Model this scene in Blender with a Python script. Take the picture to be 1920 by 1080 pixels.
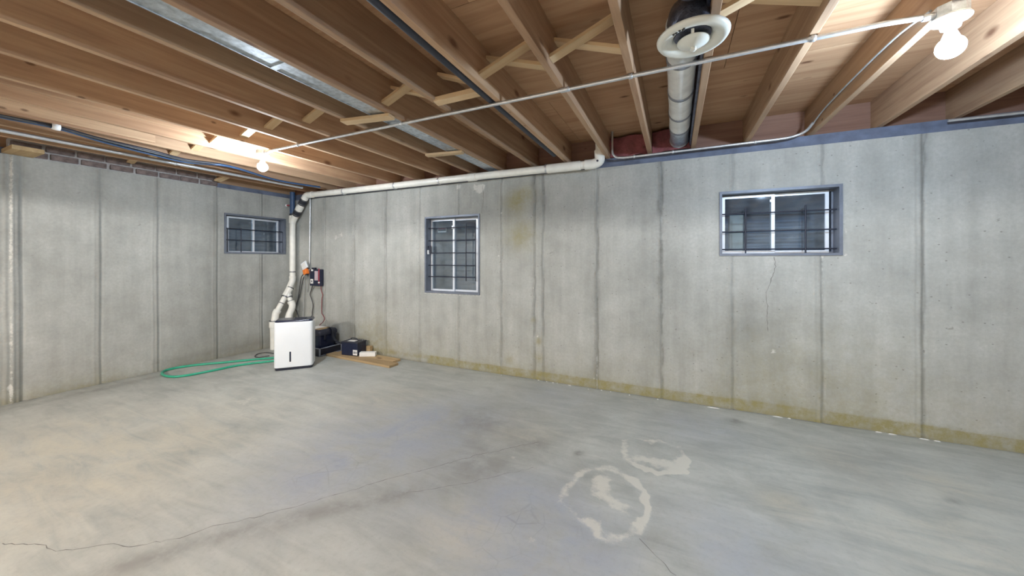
import bpy, bmesh, math, random
import numpy as np
from mathutils import Vector, Matrix
random.seed(7); rng = np.random.default_rng(11)
PI = math.pi
for o in list(bpy.data.objects): bpy.data.objects.remove(o)
sc = bpy.context.scene
C = sc.collection

# ------------------------------------------------------------------ camera, world, exposure
F_PX = 663.0; CAM_H = 1.34; YAW = math.atan((1266 - 960) / F_PX)
cd = bpy.data.cameras.new('camera'); cam = bpy.data.objects.new('camera', cd); C.objects.link(cam)
cam.location = (0, 0, CAM_H); cam.rotation_euler = (PI / 2, 0, YAW)
cd.sensor_width = 36; cd.lens = 36 * F_PX / 1920; cd.shift_y = -54 / 1920; cd.clip_start = 0.02
sc.camera = cam
w = bpy.data.worlds.new('night'); sc.world = w; w.use_nodes = True
w.node_tree.nodes['Background'].inputs[0].default_value = (0.25, 0.36, 0.6, 1)
w.node_tree.nodes['Background'].inputs[1].default_value = 0.10
sc.view_settings.view_transform = 'Standard'; sc.view_settings.look = 'None'
sc.view_settings.gamma = 1; sc.view_settings.use_curve_mapping = False
sc.view_settings.exposure = 1.50
BULB_STRENGTH = 620.0           # radiance of the LED globes
sc.cycles.diffuse_bounces = 6

# ------------------------------------------------------------------ room measures
YB = 3.69; XL = -5.60; XR = 3.60; YF = -4.6
ZB = 2.28; ZL = 2.31; ZJ = 2.37; ZD = 2.605
JOISTS = [-5.72, -5.14, -4.73, -4.32, -3.93, -3.48, -3.07, -2.655, -2.235, -1.86, -1.45, -1.07, -0.645, -0.245,
          0.134, 0.557, 1.003, 1.426, 1.85, 2.26, 2.67, 3.08, 3.5]      # left faces
JW = 0.038

# points of the photograph measured on the room's own planes
S_, C_ = math.sin(YAW), math.cos(YAW)
def ray(px, py):
    u = (px - 960) / F_PX; v = (486 - py) / F_PX
    return (-S_ + u * C_, C_ + u * S_, v)
def onZ(px, py, z=0.0):
    r = ray(px, py); k = (z - CAM_H) / r[2]; return Vector((r[0] * k, r[1] * k, z))
def onY(px, py, y=YB):
    r = ray(px, py); k = y / r[1]; return Vector((r[0] * k, y, CAM_H + r[2] * k))
def onX(px, py, x=XL):
    r = ray(px, py); k = x / r[0]; return Vector((x, r[1] * k, CAM_H + r[2] * k))

# ------------------------------------------------------------------ material helper
class NT:
    def __init__(s, name):
        s.m = bpy.data.materials.new(name); s.m.use_nodes = True
        s.t = s.m.node_tree; s.t.nodes.clear()
        s.out = s.t.nodes.new('ShaderNodeOutputMaterial')
    def n(s, typ, **kw):
        nd = s.t.nodes.new('ShaderNode' + typ)
        for k, v in kw.items(): setattr(nd, k, v)
        return nd
    def put(s, sock, v):
        if isinstance(v, bpy.types.NodeSocket): s.t.links.new(v, sock)
        elif isinstance(v, (tuple, list)) and sock.type == 'RGBA' and len(v) == 3: sock.default_value = (*v, 1)
        else: sock.default_value = v
    def math(s, op, a, b=0.0, c=0.0, clamp=False):
        nd = s.n('Math', operation=op, use_clamp=clamp)
        for i, v in enumerate((a, b, c)): s.put(nd.inputs[i], v)
        return nd.outputs[0]
    def mix(s, f, a, b, blend='MIX'):
        nd = s.n('Mix', data_type='RGBA', blend_type=blend, clamp_factor=True)
        s.put(nd.inputs[0], f); s.put(nd.inputs[6], a); s.put(nd.inputs[7], b); return nd.outputs[2]
    def ramp(s, f, lo, hi, a=0.0, b=1.0):
        nd = s.n('MapRange', clamp=True)
        for i, v in enumerate((f, lo, hi, a, b)): s.put(nd.inputs[i], v)
        return nd.outputs[0]
    def coord(s, kind='Object'): return s.n('TexCoord').outputs[kind]
    def map(s, v, scale=(1, 1, 1), loc=(0, 0, 0), rot=(0, 0, 0)):
        nd = s.n('Mapping'); s.put(nd.inputs[0], v)
        nd.inputs[1].default_value = loc; nd.inputs[2].default_value = rot; nd.inputs[3].default_value = scale; return nd.outputs[0]
    def noise(s, v, scale, detail=4, rough=0.55, dist=0.0):
        nd = s.n('TexNoise'); s.put(nd.inputs['Vector'], v); s.put(nd.inputs['Scale'], scale)
        nd.inputs['Detail'].default_value = detail; nd.inputs['Roughness'].default_value = rough; nd.inputs['Distortion'].default_value = dist
        return nd.outputs['Fac']
    def voro(s, v, scale, feature='F1'):
        nd = s.n('TexVoronoi', feature=feature); s.put(nd.inputs['Vector'], v); nd.inputs['Scale'].default_value = scale; return nd
    def attr(s, name):
        a = s.n('Attribute', attribute_name=name); sp = s.n('SeparateColor'); s.t.links.new(a.outputs['Color'], sp.inputs[0])
        return sp.outputs[0], sp.outputs[1], sp.outputs[2], a.outputs['Alpha']
    def finish(s, col, rough=0.6, metal=0.0, bump=None, bstr=0.3, bdist=0.01, spec=0.5, **kw):
        b = s.n('BsdfPrincipled'); s.put(b.inputs['Base Color'], col); s.put(b.inputs['Roughness'], rough); s.put(b.inputs['Metallic'], metal)
        b.inputs['Specular IOR Level'].default_value = spec
        for k, v in kw.items(): s.put(b.inputs[k.replace('_', ' ')], v)
        if bump is not None:
            bp = s.n('Bump'); bp.inputs['Strength'].default_value = bstr; bp.inputs['Distance'].default_value = bdist
            s.put(bp.inputs['Height'], bump); s.t.links.new(bp.outputs[0], b.inputs['Normal'])
        s.t.links.new(b.outputs[0], s.out.inputs[0]); return s.m

def plain(name, col, rough=0.5, metal=0.0, var=0.12, scale=18.0, bstr=0.05, spec=0.5):
    k = NT(name); v = k.coord(); n = k.noise(v, scale, 4)
    dark = tuple(c * (1 - var) for c in col); lite = tuple(min(1, c * (1 + var)) for c in col)
    return k.finish(k.mix(k.ramp(n, 0.3, 0.7), dark, lite), rough, metal, bump=k.noise(v, scale * 6, 3), bstr=bstr, bdist=0.003, spec=spec)

def concrete_wall():
    k = NT('poured_concrete_wall'); v = k.coord(); dk, ol, wh, lt = k.attr('mask')
    big = k.noise(v, 0.9, 4, 0.6); mid = k.noise(v, 4.5, 6, 0.62); fine = k.noise(v, 42, 5, 0.65)
    stre = k.noise(k.map(v, (9, 9, 0.7)), 1.0, 5, 0.6)
    a = k.math('ADD', k.math('MULTIPLY', big, 0.35), k.math('MULTIPLY', mid, 0.35)); a = k.math('ADD', a, k.math('MULTIPLY', stre, 0.3))
    col = k.mix(k.ramp(a, 0.36, 0.64), (0.31, 0.317, 0.298), (0.515, 0.522, 0.50))
    col = k.mix(k.ramp(fine, 0.35, 0.7, 0.0, 0.35), col, (0.27, 0.27, 0.255))
    # small bug holes and trowel flecks
    vv = k.voro(k.map(v, (1, 1, 1.6)), 26.0); sp = k.n('SeparateColor'); k.t.links.new(vv.outputs['Color'], sp.inputs[0])
    pit = k.math('MULTIPLY', k.ramp(vv.outputs['Distance'], 0.10, 0.20, 1.0, 0.0), k.math('GREATER_THAN', sp.outputs[0], 0.90))
    col = k.mix(k.math('MULTIPLY', pit, 0.65), col, (0.14, 0.135, 0.12))
    fk = k.math('MULTIPLY', k.ramp(k.noise(k.map(v, (1, 1, 1.3)), 21, 3, 0.5, 0.6), 0.70, 0.76), k.ramp(k.noise(v, 1.7, 3), 0.42, 0.6))
    col = k.mix(k.math('MULTIPLY', fk, 0.55), col, (0.17, 0.165, 0.145))
    brk = k.noise(v, 14, 5, 0.7)
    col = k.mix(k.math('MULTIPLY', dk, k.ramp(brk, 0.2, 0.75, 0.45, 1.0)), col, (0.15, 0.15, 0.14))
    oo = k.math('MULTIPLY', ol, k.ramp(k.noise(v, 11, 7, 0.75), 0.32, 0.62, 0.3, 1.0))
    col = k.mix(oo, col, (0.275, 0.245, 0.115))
    wm = k.ramp(k.math('ADD', wh, k.math('MULTIPLY', k.math('SUBTRACT', k.noise(v, 30, 5, 0.7), 0.5), 0.9)), 0.45, 0.6)
    wm = k.math('MULTIPLY', wm, k.math('GREATER_THAN', wh, 0.05))
    col = k.mix(k.math('MULTIPLY', wm, 0.75), col, (0.62, 0.61, 0.57))
    h = k.math('SUBTRACT', k.math('ADD', k.math('MULTIPLY', mid, 0.6), k.math('MULTIPLY', fine, 0.5)), pit)
    return k.finish(col, 0.85, bump=h, bstr=0.25, bdist=0.006, spec=0.25)

def concrete_floor():
    k = NT('concrete_slab_floor'); v = k.coord(); wh, bl, wa, dk = k.attr('mask')
    big = k.noise(v, 0.8, 5, 0.6, 0.4); mid = k.noise(v, 3.2, 6, 0.65, 0.6); fine = k.noise(v, 34, 6, 0.7)
    sw = k.noise(k.map(v, (1.2, 5.5, 1), rot=(0, 0, 0.5)), 1.6, 6, 0.65, 0.8)
    a = k.math('ADD', k.math('MULTIPLY', big, 0.3), k.math('MULTIPLY', mid, 0.35)); a = k.math('ADD', a, k.math('MULTIPLY', sw, 0.35))
    col = k.mix(k.ramp(a, 0.37, 0.63), (0.32, 0.332, 0.308), (0.54, 0.552, 0.508))
    m1 = k.ramp(mid, 0.3, 0.62)
    col = k.mix(k.math('MULTIPLY', bl, m1), col, (0.355, 0.385, 0.435))
    col = k.mix(k.math('MULTIPLY', wa, k.ramp(sw, 0.3, 0.62)), col, (0.53, 0.49, 0.385))
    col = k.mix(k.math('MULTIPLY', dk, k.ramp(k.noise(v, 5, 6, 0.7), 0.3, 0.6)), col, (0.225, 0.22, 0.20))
    # hairline craze cracking in the smoother bluish zones
    cz = k.voro(k.map(v, (1, 1, 1)), 7.0, 'DISTANCE_TO_EDGE')
    czm = k.math('MULTIPLY', k.ramp(cz.outputs['Distance'], 0.0, 0.03, 1, 0), k.math('MULTIPLY', bl, k.ramp(k.noise(v, 2.2, 4), 0.5, 0.65)))
    col = k.mix(k.math('MULTIPLY', czm, 0.30), col, (0.2, 0.2, 0.2))
    col = k.mix(k.ramp(fine, 0.5, 0.75, 0, 0.25), col, (0.25, 0.245, 0.23))
    e = k.math('ADD', wh, k.math('MULTIPLY', k.math('SUBTRACT', k.noise(v, 24, 7, 0.75), 0.5), 1.15))
    wm = k.math('MULTIPLY', k.ramp(e, 0.36, 0.66), k.ramp(wh, 0.05, 0.22))
    col = k.mix(k.math('MULTIPLY', wm, 0.72), col, (0.66, 0.64, 0.56))
    h = k.math('ADD', k.math('MULTIPLY', mid, 0.5), k.math('MULTIPLY', fine, 0.4))
    return k.finish(col, k.ramp(mid, 0.3, 0.7, 0.5, 0.75), bump=h, bstr=0.18, bdist=0.005, spec=0.35)

def wood(name, axis='Y', dark=(0.315, 0.185, 0.115), lite=(0.55, 0.385, 0.245), knots=0.75):
    k = NT(name); v0 = k.coord(); oi = k.n('ObjectInfo')
    off = k.n('VectorMath', operation='SCALE'); off.inputs[0].default_value = (37, 61, 23); k.t.links.new(oi.outputs['Random'], off.inputs['Scale'])
    ad = k.n('VectorMath', operation='ADD'); k.put(ad.inputs[0], v0); k.t.links.new(off.outputs[0], ad.inputs[1]); v = ad.outputs[0]
    st = {'X': (0.6, 11, 11), 'Y': (11, 0.6, 11), 'Z': (11, 11, 0.6)}[axis]
    ks = {'X': (0.45, 2.2, 2.2), 'Y': (2.2, 0.45, 2.2), 'Z': (2.2, 2.2, 0.45)}[axis]
    kk = {'X': (2.2, 4.4, 4.4), 'Y': (4.4, 2.2, 4.4), 'Z': (4.4, 4.4, 2.2)}[axis]
    g = k.noise(k.map(v, st), 1.6, 6, 0.6, 0.7); g2 = k.noise(k.map(v, tuple(x * 5 for x in st)), 1.0, 3, 0.5); b = k.noise(k.map(v, ks), 1.0, 3)
    f = k.math('ADD', k.math('MULTIPLY', g, 0.55), k.math('MULTIPLY', b, 0.45))
    col = k.mix(k.ramp(f, 0.33, 0.67), dark, lite)
    col = k.mix(k.ramp(g2, 0.5, 0.8, 0, 0.3), col, tuple(c * 0.6 for c in dark))
    tone = k.ramp(oi.outputs['Random'], 0, 1, 0.84, 1.1)
    hs = k.n('HueSaturation'); k.put(hs.inputs['Value'], tone); k.put(hs.inputs['Color'], col); col = hs.outputs[0]
    vo = k.voro(k.map(v, kk), 1.0); sp = k.n('SeparateColor'); k.t.links.new(vo.outputs['Color'], sp.inputs[0])
    kn = k.math('MULTIPLY', k.ramp(vo.outputs['Distance'], 0.05, 0.13, 1, 0), k.math('GREATER_THAN', sp.outputs[1], 1 - knots))
    col = k.mix(k.math('MULTIPLY', kn, 0.75), col, (0.11, 0.04, 0.02))
    v2 = k.voro(k.map(v, tuple(3.0 * x for x in kk)), 1.0); s2 = k.n('SeparateColor'); k.t.links.new(v2.outputs['Color'], s2.inputs[0])
    k2 = k.math('MULTIPLY', k.ramp(v2.outputs['Distance'], 0.08, 0.16, 1, 0), k.math('GREATER_THAN', s2.outputs[0], 0.86))
    col = k.mix(k.math('MULTIPLY', k2, 0.7), col, (0.10, 0.045, 0.025))
    return k.finish(col, 0.7, bump=g2, bstr=0.15, bdist=0.002, spec=0.25)

def glass():
    k = NT('window_glass'); tr = k.n('BsdfTransparent'); tr.inputs[0].default_value = (0.80, 0.86, 0.90, 1)
    gl = k.n('BsdfGlossy'); gl.inputs['Roughness'].default_value = 0.04; gl.inputs[0].default_value = (0.9, 0.95, 1, 1)
    fr = k.n('Fresnel'); fr.inputs[0].default_value = 1.6
    df = k.n('BsdfDiffuse'); df.inputs[0].default_value = (0.45, 0.5, 0.55, 1)
    mx = k.n('MixShader'); k.put(mx.inputs[0], k.math('MULTIPLY', fr.outputs[0], 1.4, clamp=True)); k.t.links.new(tr.outputs[0], mx.inputs[1]); k.t.links.new(gl.outputs[0], mx.inputs[2])
    m2 = k.n('MixShader'); k.put(m2.inputs[0], k.ramp(k.noise(k.coord(), 6, 5), 0.35, 0.75, 0.03, 0.16)); k.t.links.new(mx.outputs[0], m2.inputs[1]); k.t.links.new(df.outputs[0], m2.inputs[2])
    k.t.links.new(m2.outputs[0], k.out.inputs[0]); return k.m

def emitter(name, gain, tint):
    k = NT(name); e = k.n('Emission'); e.inputs[0].default_value = (*tint, 1); e.inputs[1].default_value = BULB_STRENGTH * gain
    k.t.links.new(e.outputs[0], k.out.inputs[0]); return k.m

def plywood():
    k = NT('plywood_subfloor'); v0 = k.coord(); oi = k.n('ObjectInfo')
    v = k.map(v0, (1, 1, 1))
    g = k.noise(k.map(v, (0.7, 9, 4)), 1.4, 6, 0.6, 1.2); b = k.noise(v, 0.8, 3)
    col = k.mix(k.ramp(k.math('ADD', k.math('MULTIPLY', g, 0.6), k.math('MULTIPLY', b, 0.4)), 0.34, 0.66), (0.37, 0.205, 0.115), (0.58, 0.385, 0.235))
    hs = k.n('HueSaturation'); k.put(hs.inputs['Value'], k.ramp(oi.outputs['Random'], 0, 1, 0.88, 1.08)); k.put(hs.inputs['Color'], col); col = hs.outputs[0]
    vo = k.voro(k.map(v, (3.4, 7.5, 0.0)), 1.0); sp = k.n('SeparateColor'); k.t.links.new(vo.outputs['Color'], sp.inputs[0])
    dd = k.math('ADD', vo.outputs['Distance'], k.math('MULTIPLY', k.noise(v, 40, 3), 0.08))
    kn = k.math('MULTIPLY', k.ramp(dd, 0.10, 0.20, 1, 0), k.math('GREATER_THAN', sp.outputs[0], 0.55))
    col = k.mix(k.math('MULTIPLY', kn, 0.8), col, (0.10, 0.035, 0.015))
    return k.finish(col, 0.75, bump=g, bstr=0.15, bdist=0.002, spec=0.2)

M = {
 'wall': concrete_wall(), 'floor': concrete_floor(),
 'joist': wood('joist_pine', 'Y'), 'strut': wood('strut_pine', 'X', (0.50, 0.34, 0.19), (0.74, 0.56, 0.35), 0.15),
 'rim': wood('rim_board_wood', 'X', (0.20, 0.105, 0.075), (0.32, 0.19, 0.14), 0.2),
 'plank': wood('plank_wood', 'X', (0.36, 0.24, 0.12), (0.56, 0.41, 0.23), 0.15),
 'ply': plywood(),
 'sill': plain('treated_sill_plate', (0.125, 0.15, 0.22), 0.8, var=0.3, scale=7),
 'crack': plain('crack_dark', (0.19, 0.185, 0.17), 0.95),
 'brick': plain('brown_brick', (0.17, 0.135, 0.13), 0.9, var=0.45, scale=22, bstr=0.5),
 'mortar': plain('grey_mortar', (0.42, 0.41, 0.41), 0.9, var=0.2, scale=25, bstr=0.4),
 'pvc': plain('white_pvc', (0.84, 0.83, 0.77), 0.35, var=0.06, scale=12),
 'rubber': plain('black_rubber', (0.022, 0.024, 0.035), 0.5, var=0.2),
 'steelclamp': plain('steel_clamp', (0.20, 0.205, 0.215), 0.4, 0.8),
 'emt': plain('galvanized_conduit', (0.66, 0.68, 0.71), 0.38, 0.75, var=0.1, scale=30),
 'galv': plain('galvanized_sheet', (0.50, 0.54, 0.58), 0.42, 0.85, var=0.28, scale=34),
 'ductwhite': plain('wrapped_duct_white', (0.72, 0.73, 0.72), 0.55, var=0.16, scale=9, bstr=0.4),
 'ductband': plain('duct_band_grey', (0.25, 0.26, 0.29), 0.5, 0.3, var=0.2),
 'foil': plain('dark_foil_duct', (0.12, 0.13, 0.18), 0.32, 0.7, var=0.5, scale=26, bstr=0.9),
 'register': plain('white_enamel_register', (0.74, 0.75, 0.70), 0.28, var=0.05, scale=6),
 'dirt': plain('black_grime', (0.05, 0.05, 0.045), 0.9, var=0.4),
 'buck': plain('blue_grey_steel_frame', (0.155, 0.175, 0.22), 0.45, 0.15, var=0.18, scale=9),
 'sash': plain('white_aluminium_sash', (0.74, 0.78, 0.84), 0.35, 0.2, var=0.05),
 'bar': plain('black_iron_bar', (0.028, 0.032, 0.05), 0.45, 0.4, var=0.2),
 'glass': glass(), 'lit': emitter('lit_led_globe', 0.66, (0.80, 0.90, 1.0)), 'litcool': emitter('lit_cool_led_globe', 0.8, (0.63, 0.80, 1.0)), 'litfill': emitter('added_fill_led_globe', 3.5, (1.0, 0.965, 0.92)),  # the last, strongest globe belongs to the added fill bulbs
 'lampwhite': plain('white_porcelain', (0.80, 0.82, 0.84), 0.3, var=0.04),
 'bodywhite': plain('white_plastic', (0.80, 0.83, 0.86), 0.38, var=0.02, scale=4, bstr=0.01),
 'navy': plain('dark_navy_gloss', (0.016, 0.02, 0.045), 0.22, var=0.15),
 'blackplastic': plain('black_plastic', (0.018, 0.02, 0.036), 0.42, var=0.2),
 'trayedge': plain('pale_tray_edge', (0.34, 0.37, 0.45), 0.5, var=0.2),
 'label': plain('paper_label', (0.78, 0.77, 0.74), 0.7, var=0.05),
 'print': plain('dark_print', (0.05, 0.05, 0.08), 0.7),
 'pinklabel': plain('pinkish_label', (0.50, 0.40, 0.44), 0.6, var=0.1),
 'red': plain('red_plastic', (0.36, 0.03, 0.05), 0.4, var=0.1),
 'orange': plain('orange_plastic', (0.85, 0.22, 0.035), 0.4, var=0.08),
 'hose': plain('green_hose', (0.03, 0.36, 0.22), 0.32, var=0.12, scale=30),
 'cordblack': plain('dark_cord', (0.06, 0.062, 0.065), 0.5, var=0.15),
 'cordgrey': plain('grey_cord', (0.35, 0.36, 0.36), 0.5, var=0.15),
 'cordred': plain('red_cord', (0.22, 0.05, 0.06), 0.5, var=0.15),
 'blue': plain('blue_tubing', (0.04, 0.085, 0.18), 0.4, var=0.15),
 'insul': plain('pink_insulation', (0.24, 0.075, 0.08), 0.95, var=0.3, scale=14, bstr=0.9),
 'gravel': plain('well_gravel', (0.25, 0.24, 0.22), 0.95, var=0.5, scale=40, bstr=1.0),
 'well': plain('well_corrugated_steel', (0.24, 0.30, 0.39), 0.5, 0.3, var=0.25, scale=5),
 'wellwhite': plain('cream_block', (0.70, 0.68, 0.60), 0.7, var=0.08, scale=8),
 'debris': plain('white_debris', (0.70, 0.69, 0.66), 0.9, var=0.15),
}

# ------------------------------------------------------------------ mesh helpers
class MB:
    def __init__(s): s.v = []; s.f = []; s.sm = []
    def add(s, vs, fs, smooth=False):
        o = len(s.v); s.v += [tuple(p) for p in vs]; s.f += [tuple(i + o for i in f) for f in fs]; s.sm += [smooth] * len(fs); return s
    def box(s, a, b, mat=None, bev=0.0):
        x0, y0, z0 = (min(a[i], b[i]) for i in range(3)); x1, y1, z1 = (max(a[i], b[i]) for i in range(3))
        if bev <= 0:
            vs = [(x, y, z) for z in (z0, z1) for y in (y0, y1) for x in (x0, x1)]
            fs = [(0, 2, 3, 1), (4, 5, 7, 6), (0, 1, 5, 4), (2, 6, 7, 3), (0, 4, 6, 2), (1, 3, 7, 5)]
        else:
            bm = bmesh.new(); bmesh.ops.create_cube(bm, size=1)
            for q in bm.verts: q.co = Vector(((x0 + x1) / 2 + q.co.x * (x1 - x0), (y0 + y1) / 2 + q.co.y * (y1 - y0), (z0 + z1) / 2 + q.co.z * (z1 - z0)))
            bmesh.ops.bevel(bm, geom=bm.edges[:], offset=bev, segments=2, affect='EDGES', profile=0.5)
            bm.verts.index_update(); vs = [tuple(q.co) for q in bm.verts]; fs = [tuple(q.index for q in f.verts) for f in bm.faces]; bm.free()
        if mat is not None: vs = [tuple(mat @ Vector(p)) for p in vs]
        return s.add(vs, fs)
    def bar(s, p, q, wd, th, up=(0, 0, 1)):
        p = Vector(p); q = Vector(q); d = (q - p); L = d.length; d.normalize(); x = d.cross(Vector(up)); x.normalize(); y = x.cross(d)
        mt = Matrix((x, d, y)).transposed().to_4x4(); mt.translation = p
        return s.box((-wd / 2, 0, -th / 2), (wd / 2, L, th / 2), mt)
    def tube(s, pts, r, seg=12, caps=True):
        pts = [Vector(p) for p in pts]; n = len(pts); rs = r if isinstance(r, (list, tuple)) else [r] * n
        tg = [(pts[min(i + 1, n - 1)] - pts[max(i - 1, 0)]).normalized() for i in range(n)]
        a = Vector((0, 0, 1)) if abs(tg[0].z) < 0.9 else Vector((1, 0, 0)); x = tg[0].cross(a).normalized(); vs = []
        for i in range(n):
            x = (x - tg[i] * x.dot(tg[i])).normalized(); y = tg[i].cross(x)
            vs += [pts[i] + (x * math.cos(2 * PI * j / seg) + y * math.sin(2 * PI * j / seg)) * rs[i] for j in range(seg)]
        fs = [(i * seg + j, i * seg + (j + 1) % seg, (i + 1) * seg + (j + 1) % seg, (i + 1) * seg + j) for i in range(n - 1) for j in range(seg)]
        s.add(vs, fs, True)
        if caps:
            s.add(vs[:seg], [tuple(range(seg))[::-1]]); s.add(vs[-seg:], [tuple(range(seg))])
        return s
    def lathe(s, prof, c, seg=32, axis='Z', flip=False):
        c = Vector(c); vs = []; n = len(prof)
        for r, h in prof:
            for j in range(seg):
                a = 2 * PI * j / seg; p = (r * math.cos(a), r * math.sin(a), h)
                if axis == 'Y': p = (p[0], h, p[1])
                if axis == 'X': p = (h, p[0], p[1])
                vs.append(c + Vector(p))
        fs = [(i * seg + j, i * seg + (j + 1) % seg, (i + 1) * seg + (j + 1) % seg, (i + 1) * seg + j) for i in range(n - 1) for j in range(seg)]
        return s.add(vs, fs, True)
    def prism(s, outline, z0, z1, smooth=False):
        n = len(outline); vs = [(x, y, z0) for x, y in outline] + [(x, y, z1) for x, y in outline]
        s.add(vs, [(i, (i + 1) % n, n + (i + 1) % n, n + i) for i in range(n)], smooth)
        return s.add(vs, [tuple(range(n))[::-1], tuple(range(n, 2 * n))])
    def build(s, name, mat, parent=None, local=False):
        me = bpy.data.meshes.new(name); me.from_pydata(s.v, [], s.f); me.materials.append(mat)
        me.polygons.foreach_set('use_smooth', s.sm); me.update()
        return link(name, me, parent, local)

def link(name, me, parent=None, local=False):
    o = bpy.data.objects.new(name, me); C.objects.link(o)
    if parent is not None: attach(o, parent, local)
    return o
def attach(o, parent, local=False):
    o.parent = parent
    if not local:                                     # built in world coordinates
        root = parent; mw = Matrix.Identity(4); chain = []
        while root is not None: chain.append(root); root = root.parent
        for r in reversed(chain): mw = mw @ r.matrix_parent_inverse @ r.matrix_basis
        o.matrix_parent_inverse = mw.inverted()
def tag(o, label=None, cat=None, group=None, kind=None):
    if label: o['label'] = label
    if cat: o['category'] = cat
    if group: o['group'] = group
    if kind: o['kind'] = kind
    return o
def thing(name, label, cat, loc, rz=0.0, group=None):
    o = bpy.data.objects.new(name, None); C.objects.link(o); o.empty_display_size = 0.1
    o.location = loc; o.rotation_euler = (0, 0, rz); return tag(o, label, cat, group)
def structure(name, loc=(0, 0, 0), rz=0.0, label=None):
    o = bpy.data.objects.new(name, None); C.objects.link(o); o.location = loc; o.rotation_euler = (0, 0, rz)
    return tag(o, label, None, None, 'structure')
def smoothpath(pts, k=6):
    P = [Vector(p) for p in pts]; P = [P[0] * 2 - P[1]] + P + [P[-1] * 2 - P[-2]]; out = []
    for i in range(1, len(P) - 2):
        for j in range(k):
            t = j / k; a, b, c, d = P[i - 1], P[i], P[i + 1], P[i + 2]
            out.append(0.5 * ((2 * b) + (c - a) * t + (2 * a - 5 * b + 4 * c - d) * t * t + (3 * b - a - 3 * c + d) * t ** 3))
    out.append(P[-2]); return out

def grid(name, us, vs, pos, mat, holes=(), mask=None, parent=None, flip=False):
    us = np.array(sorted(set(np.round(us, 5)))); vs = np.array(sorted(set(np.round(vs, 5))))
    U, V = np.meshgrid(us, vs); P = np.stack(pos(U, V), -1).reshape(-1, 3); nu, nv = len(us), len(vs)
    i, j = np.meshgrid(np.arange(nu - 1), np.arange(nv - 1)); a = (j * nu + i)
    q = np.stack([a, a + 1, a + 1 + nu, a + nu], -1).reshape(-1, 4)
    if flip: q = q[:, ::-1]
    cu = ((us[:-1] + us[1:]) / 2)[i].ravel(); cv = ((vs[:-1] + vs[1:]) / 2)[j].ravel(); keep = np.ones(len(q), bool)
    for (u0, u1, v0, v1) in holes: keep &= ~((cu > u0) & (cu < u1) & (cv > v0) & (cv < v1))
    q = q[keep]; me = bpy.data.meshes.new(name)
    me.vertices.add(len(P)); me.vertices.foreach_set('co', P.ravel().astype(np.float32))
    me.loops.add(q.size); me.loops.foreach_set('vertex_index', q.ravel().astype(np.int32))
    me.polygons.add(len(q)); me.polygons.foreach_set('loop_start', np.arange(0, q.size, 4, dtype=np.int32))
    me.polygons.foreach_set('use_smooth', np.ones(len(q), bool))
    me.update(calc_edges=True); me.materials.append(mat)
    if mask is not None:
        at = me.attributes.new('mask', 'FLOAT_COLOR', 'POINT'); at.data.foreach_set('color', np.clip(np.stack(mask(U, V), -1), 0, 1).reshape(-1).astype(np.float32))
    return link(name, me, parent)

def vnoise(U, V, s, seed):                            # smooth value noise
    r = np.random.default_rng(seed); T = r.random((64, 64)); x = U * s; y = V * s
    xi = np.floor(x).astype(int); yi = np.floor(y).astype(int); fx = x - xi; fy = y - yi; fx = fx * fx * (3 - 2 * fx); fy = fy * fy * (3 - 2 * fy)
    g = lambda a, b: T[a % 64, b % 64]
    return (g(xi, yi) * (1 - fx) + g(xi + 1, yi) * fx) * (1 - fy) + (g(xi, yi + 1) * (1 - fx) + g(xi + 1, yi + 1) * fx) * fy
gauss = lambda d, s: np.exp(-(d / s) ** 2)
def segd(U, V, pts, closed=False):
    d = np.full(U.shape, 9.0); n = len(pts)
    for i in range(n if closed else n - 1):
        ax, ay = pts[i][0], pts[i][1]; bx, by = pts[(i + 1) % n][0], pts[(i + 1) % n][1]; L = (bx - ax) ** 2 + (by - ay) ** 2 + 1e-9
        t = np.clip(((U - ax) * (bx - ax) + (V - ay) * (by - ay)) / L, 0, 1); d = np.minimum(d, np.hypot(U - ax - t * (bx - ax), V - ay - t * (by - ay)))
    return d

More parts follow.
